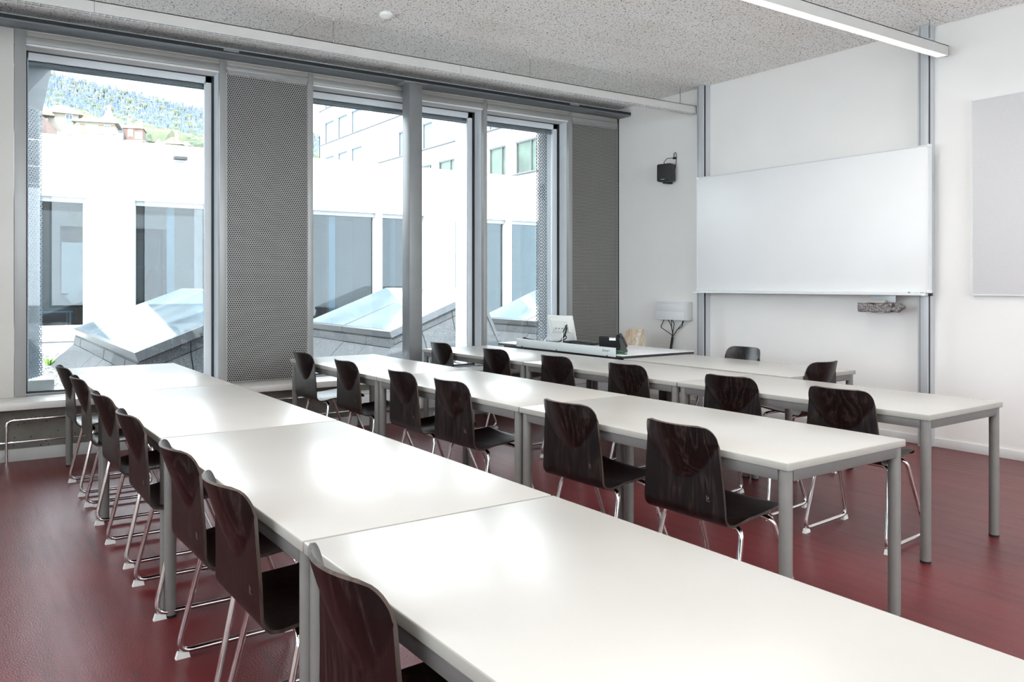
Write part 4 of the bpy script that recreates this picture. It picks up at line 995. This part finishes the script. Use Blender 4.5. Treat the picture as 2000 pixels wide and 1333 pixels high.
for lst, nm, lab, grp, ms in ((cons, 'conifer', 'blue-green conifer in the forest on the far hillside', 'conifers on the hillside', CM), (brs, 'broadleaf_tree', 'round autumn-coloured tree on the hillside below the conifers', 'broadleaf trees on the hillside', BM_)):
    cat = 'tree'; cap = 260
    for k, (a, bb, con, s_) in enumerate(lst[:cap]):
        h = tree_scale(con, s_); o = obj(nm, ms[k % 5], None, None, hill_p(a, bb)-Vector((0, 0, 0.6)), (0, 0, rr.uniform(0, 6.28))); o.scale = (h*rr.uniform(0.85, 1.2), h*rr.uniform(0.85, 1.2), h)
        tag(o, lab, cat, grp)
    rest = lst[cap:]
    if rest:
        V, F = [], []
        src = [([tuple(v.co) for v in m_.vertices], [tuple(p.vertices) for p in m_.polygons]) for m_ in ms]
        for k, (a, bb, con, s_) in enumerate(rest):
            vs, fs = src[k % 5]; p = hill_p(a, bb); h = tree_scale(con, s_); w_ = h*rr.uniform(0.85, 1.2); an = rr.uniform(0, 6.28); c_, n_ = math.cos(an), math.sin(an); off = len(V)
            for x, y, z in vs: V.append((p.x+(x*c_-y*n_)*w_, p.y+(x*n_+y*c_)*w_, p.z+z*h-0.6))
            for f in fs: F.append(tuple(i+off for i in f))
        me = bpy.data.meshes.new('forest'); me.from_pydata(V, [], F)
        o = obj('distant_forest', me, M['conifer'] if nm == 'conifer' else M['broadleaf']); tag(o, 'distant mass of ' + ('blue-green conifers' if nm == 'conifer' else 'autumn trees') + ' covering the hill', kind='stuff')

def at_px(u, v, depth):
    return CAM + FW*depth + RT*((u-903)/1550*depth) + Vector((0, 0, -(v-555)/1550*depth))
def house(label, u0, u1, vt, ve, vb, depth, yaw, wallm, roofm, ratio=1.0, chim=(), wins=(), hip=0.35, over=0.7, shutters=False, dormer=False):
    """house with hipped roof: u0..u1 walls, vt ridge, ve eaves, vb lowest visible row"""
    c = at_px((u0+u1)/2, vb, depth); s_ = depth/1550
    Wd = (u1-u0)*s_/1.15; D = Wd*ratio; he = (vb-ve)*s_; hr = (ve-vt)*s_; low = -14.0
    t = thing('house', label, 'house', (c.x, c.y, c.z), YAW+yaw)
    # local x runs along the front that looks towards the school, -y faces it
    obj('wall', BOX((-Wd/2, -D/2, low), (Wd/2, D/2, he)), wallm, t)
    o_ = over; r_ = Wd/2*hip
    bm = bmesh.new()
    e = [bm.verts.new(p) for p in ((-Wd/2-o_, -D/2-o_, he-0.1), (Wd/2+o_, -D/2-o_, he-0.1), (Wd/2+o_, D/2+o_, he-0.1), (-Wd/2-o_, D/2+o_, he-0.1))]
    k = [bm.verts.new(p) for p in ((-r_, 0, he+hr), (r_, 0, he+hr))]
    bm.faces.new((e[0], e[1], k[1], k[0])); bm.faces.new((e[2], e[3], k[0], k[1])); bm.faces.new((e[1], e[2], k[1])); bm.faces.new((e[3], e[0], k[0])); bm.faces.new(e[::-1])
    rf = obj('roof', finish(bm, 'roof'), roofm, t)
    obj('eaves', BOXES([((-Wd/2-o_, -D/2-o_, he-0.32), (Wd/2+o_, D/2+o_, he-0.1))]), M['house_cream'], t)
    for x, y in chim: obj('chimney', BOXES([((x*Wd-0.45, y*D-0.45, he), (x*Wd+0.45, y*D+0.45, he+hr+1.4)), ((x*Wd-0.6, y*D-0.6, he+hr+1.4), (x*Wd+0.6, y*D+0.6, he+hr+1.7))]), M['house_cream'], rf)
    for side, x, z, w_, h_ in wins:
        P = (lambda a, z_, d: (a, -D/2-d, z_)) if side == 'f' else (lambda a, z_, d: (Wd/2+d, a, z_))
        x *= Wd if side == 'f' else D
        def pb_(a0, a1, z0, z1, d0, d1):
            p, q = P(a0, z0, d0), P(a1, z1, d1); return BOX([min(i, j) for i, j in zip(p, q)], [max(i, j) for i, j in zip(p, q)])
        wn = obj('window', pb_(x-w_/2-0.12, x+w_/2+0.12, z-0.12, z+h_+0.12, 0.0, 0.06), M['facade'], t)
        obj('pane', pb_(x-w_/2, x-0.05, z, z+h_, 0.05, 0.09), M['far_glass'], wn); obj('pane', pb_(x+0.05, x+w_/2, z, z+h_, 0.05, 0.09), M['far_glass'], wn)
        if shutters:
            for q in (-1, 1): obj('shutter', pb_(x+q*(w_/2+0.75)-0.5, x+q*(w_/2+0.75)+0.5, z-0.1, z+h_+0.1, 0.03, 0.14), M['shutter'], t)
    return t, Wd, D, he, hr
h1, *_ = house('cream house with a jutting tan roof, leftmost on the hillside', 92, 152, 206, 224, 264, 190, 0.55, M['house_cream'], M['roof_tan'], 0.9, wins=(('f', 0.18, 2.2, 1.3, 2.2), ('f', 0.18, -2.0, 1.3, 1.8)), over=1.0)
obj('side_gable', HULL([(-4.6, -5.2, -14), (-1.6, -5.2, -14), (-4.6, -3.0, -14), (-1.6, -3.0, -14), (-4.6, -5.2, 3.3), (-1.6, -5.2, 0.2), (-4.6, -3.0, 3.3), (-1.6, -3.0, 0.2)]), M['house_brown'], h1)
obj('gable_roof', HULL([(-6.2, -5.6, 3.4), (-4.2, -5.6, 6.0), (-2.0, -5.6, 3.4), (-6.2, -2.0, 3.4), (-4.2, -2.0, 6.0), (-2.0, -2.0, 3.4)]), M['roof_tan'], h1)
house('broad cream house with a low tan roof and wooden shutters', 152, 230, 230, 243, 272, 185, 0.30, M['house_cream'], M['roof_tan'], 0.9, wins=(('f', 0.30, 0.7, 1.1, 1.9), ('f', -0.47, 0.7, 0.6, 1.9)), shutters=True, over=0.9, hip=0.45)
bm = bmesh.new(); seg = 4; rg = [bm.verts.new((3.0*math.cos(PI/4+PI/2*i), 3.0*math.sin(PI/4+PI/2*i), 0)) for i in range(4)]; rm = [bm.verts.new((1.2*math.cos(PI/4+PI/2*i), 1.2*math.sin(PI/4+PI/2*i), 2.4)) for i in range(4)]; tp = bm.verts.new((0, 0, 5.4))
for i in range(4):
    bm.faces.new((rg[i], rg[(i+1) % 4], rm[(i+1) % 4], rm[i])); bm.faces.new((rm[i], rm[(i+1) % 4], tp))
bm.faces.new(rg[::-1])
tw = thing('roof_turret', 'pointed tan turret roof rising behind the house with shutters', 'turret', at_px(213, 241, 215), YAW+0.3)
obj('turret_roof', finish(bm, 'turret'), M['roof_tan'], tw); obj('turret_wall', BOX((-1.8, -1.8, -18), (1.8, 1.8, 0)), M['house_cream'], tw); obj('finial', TUBE([(0, 0, 5.2), (0, 0, 6.2)], 0.08, 6), M['slate'], tw)
h3, Wd, D, he, hr = house('house with a red mansard roof, two chimneys and a grey dormer', 233, 284, 246, 252, 276, 200, 0.25, M['roof_red'], M['roof_red'], 0.9, chim=((-0.15, 0.2), (0.33, 0.1)), wins=(('f', -0.02, 0.9, 0.9, 1.5), ('f', 0.32, 0.3, 1.4, 1.5)), hip=0.55, over=0.25)
obj('dormer', HULL([(x, y, z) for y in (-D/2-1.1, -D/2+1) for x, z in ((-0.58*Wd, -4.0), (-0.24*Wd, -4.0), (-0.24*Wd, 1.2), (-0.30*Wd, 2.3), (-0.41*Wd, 2.8), (-0.52*Wd, 2.3), (-0.58*Wd, 1.2))]), M['slate'], h3)
for x in (-0.47, -0.36): obj('dormer_pane', BOX((x*Wd-0.35, -D/2-1.16, -1.2), (x*Wd+0.35, -D/2-1.09, 1.2)), M['facade'], h3)
obj('lower_eaves', BOX((-Wd/2-0.5, -D/2-0.5, -0.5), (Wd/2+0.5, D/2+0.5, -0.2)), M['house_cream'], h3)
house('low villa with a tan hipped roof just above the parapet', 322, 356, 268, 282, 292, 230, 0.15, M['house_cream'], M['roof_red'], 0.8, chim=((0.18, 0.1),), hip=0.3, over=0.9)
house('small tan-roofed pavilion at the right of the low villa', 356, 372, 276, 284, 292, 232, 0.15, M['house_cream'], M['roof_tan'], 1.0, hip=0.15, over=0.6)
house('small tan gable roof left of the low villa', 304, 316, 271, 282, 290, 235, 0.15, M['house_cream'], M['roof_tan'], 1.0, hip=0.1, over=0.4)
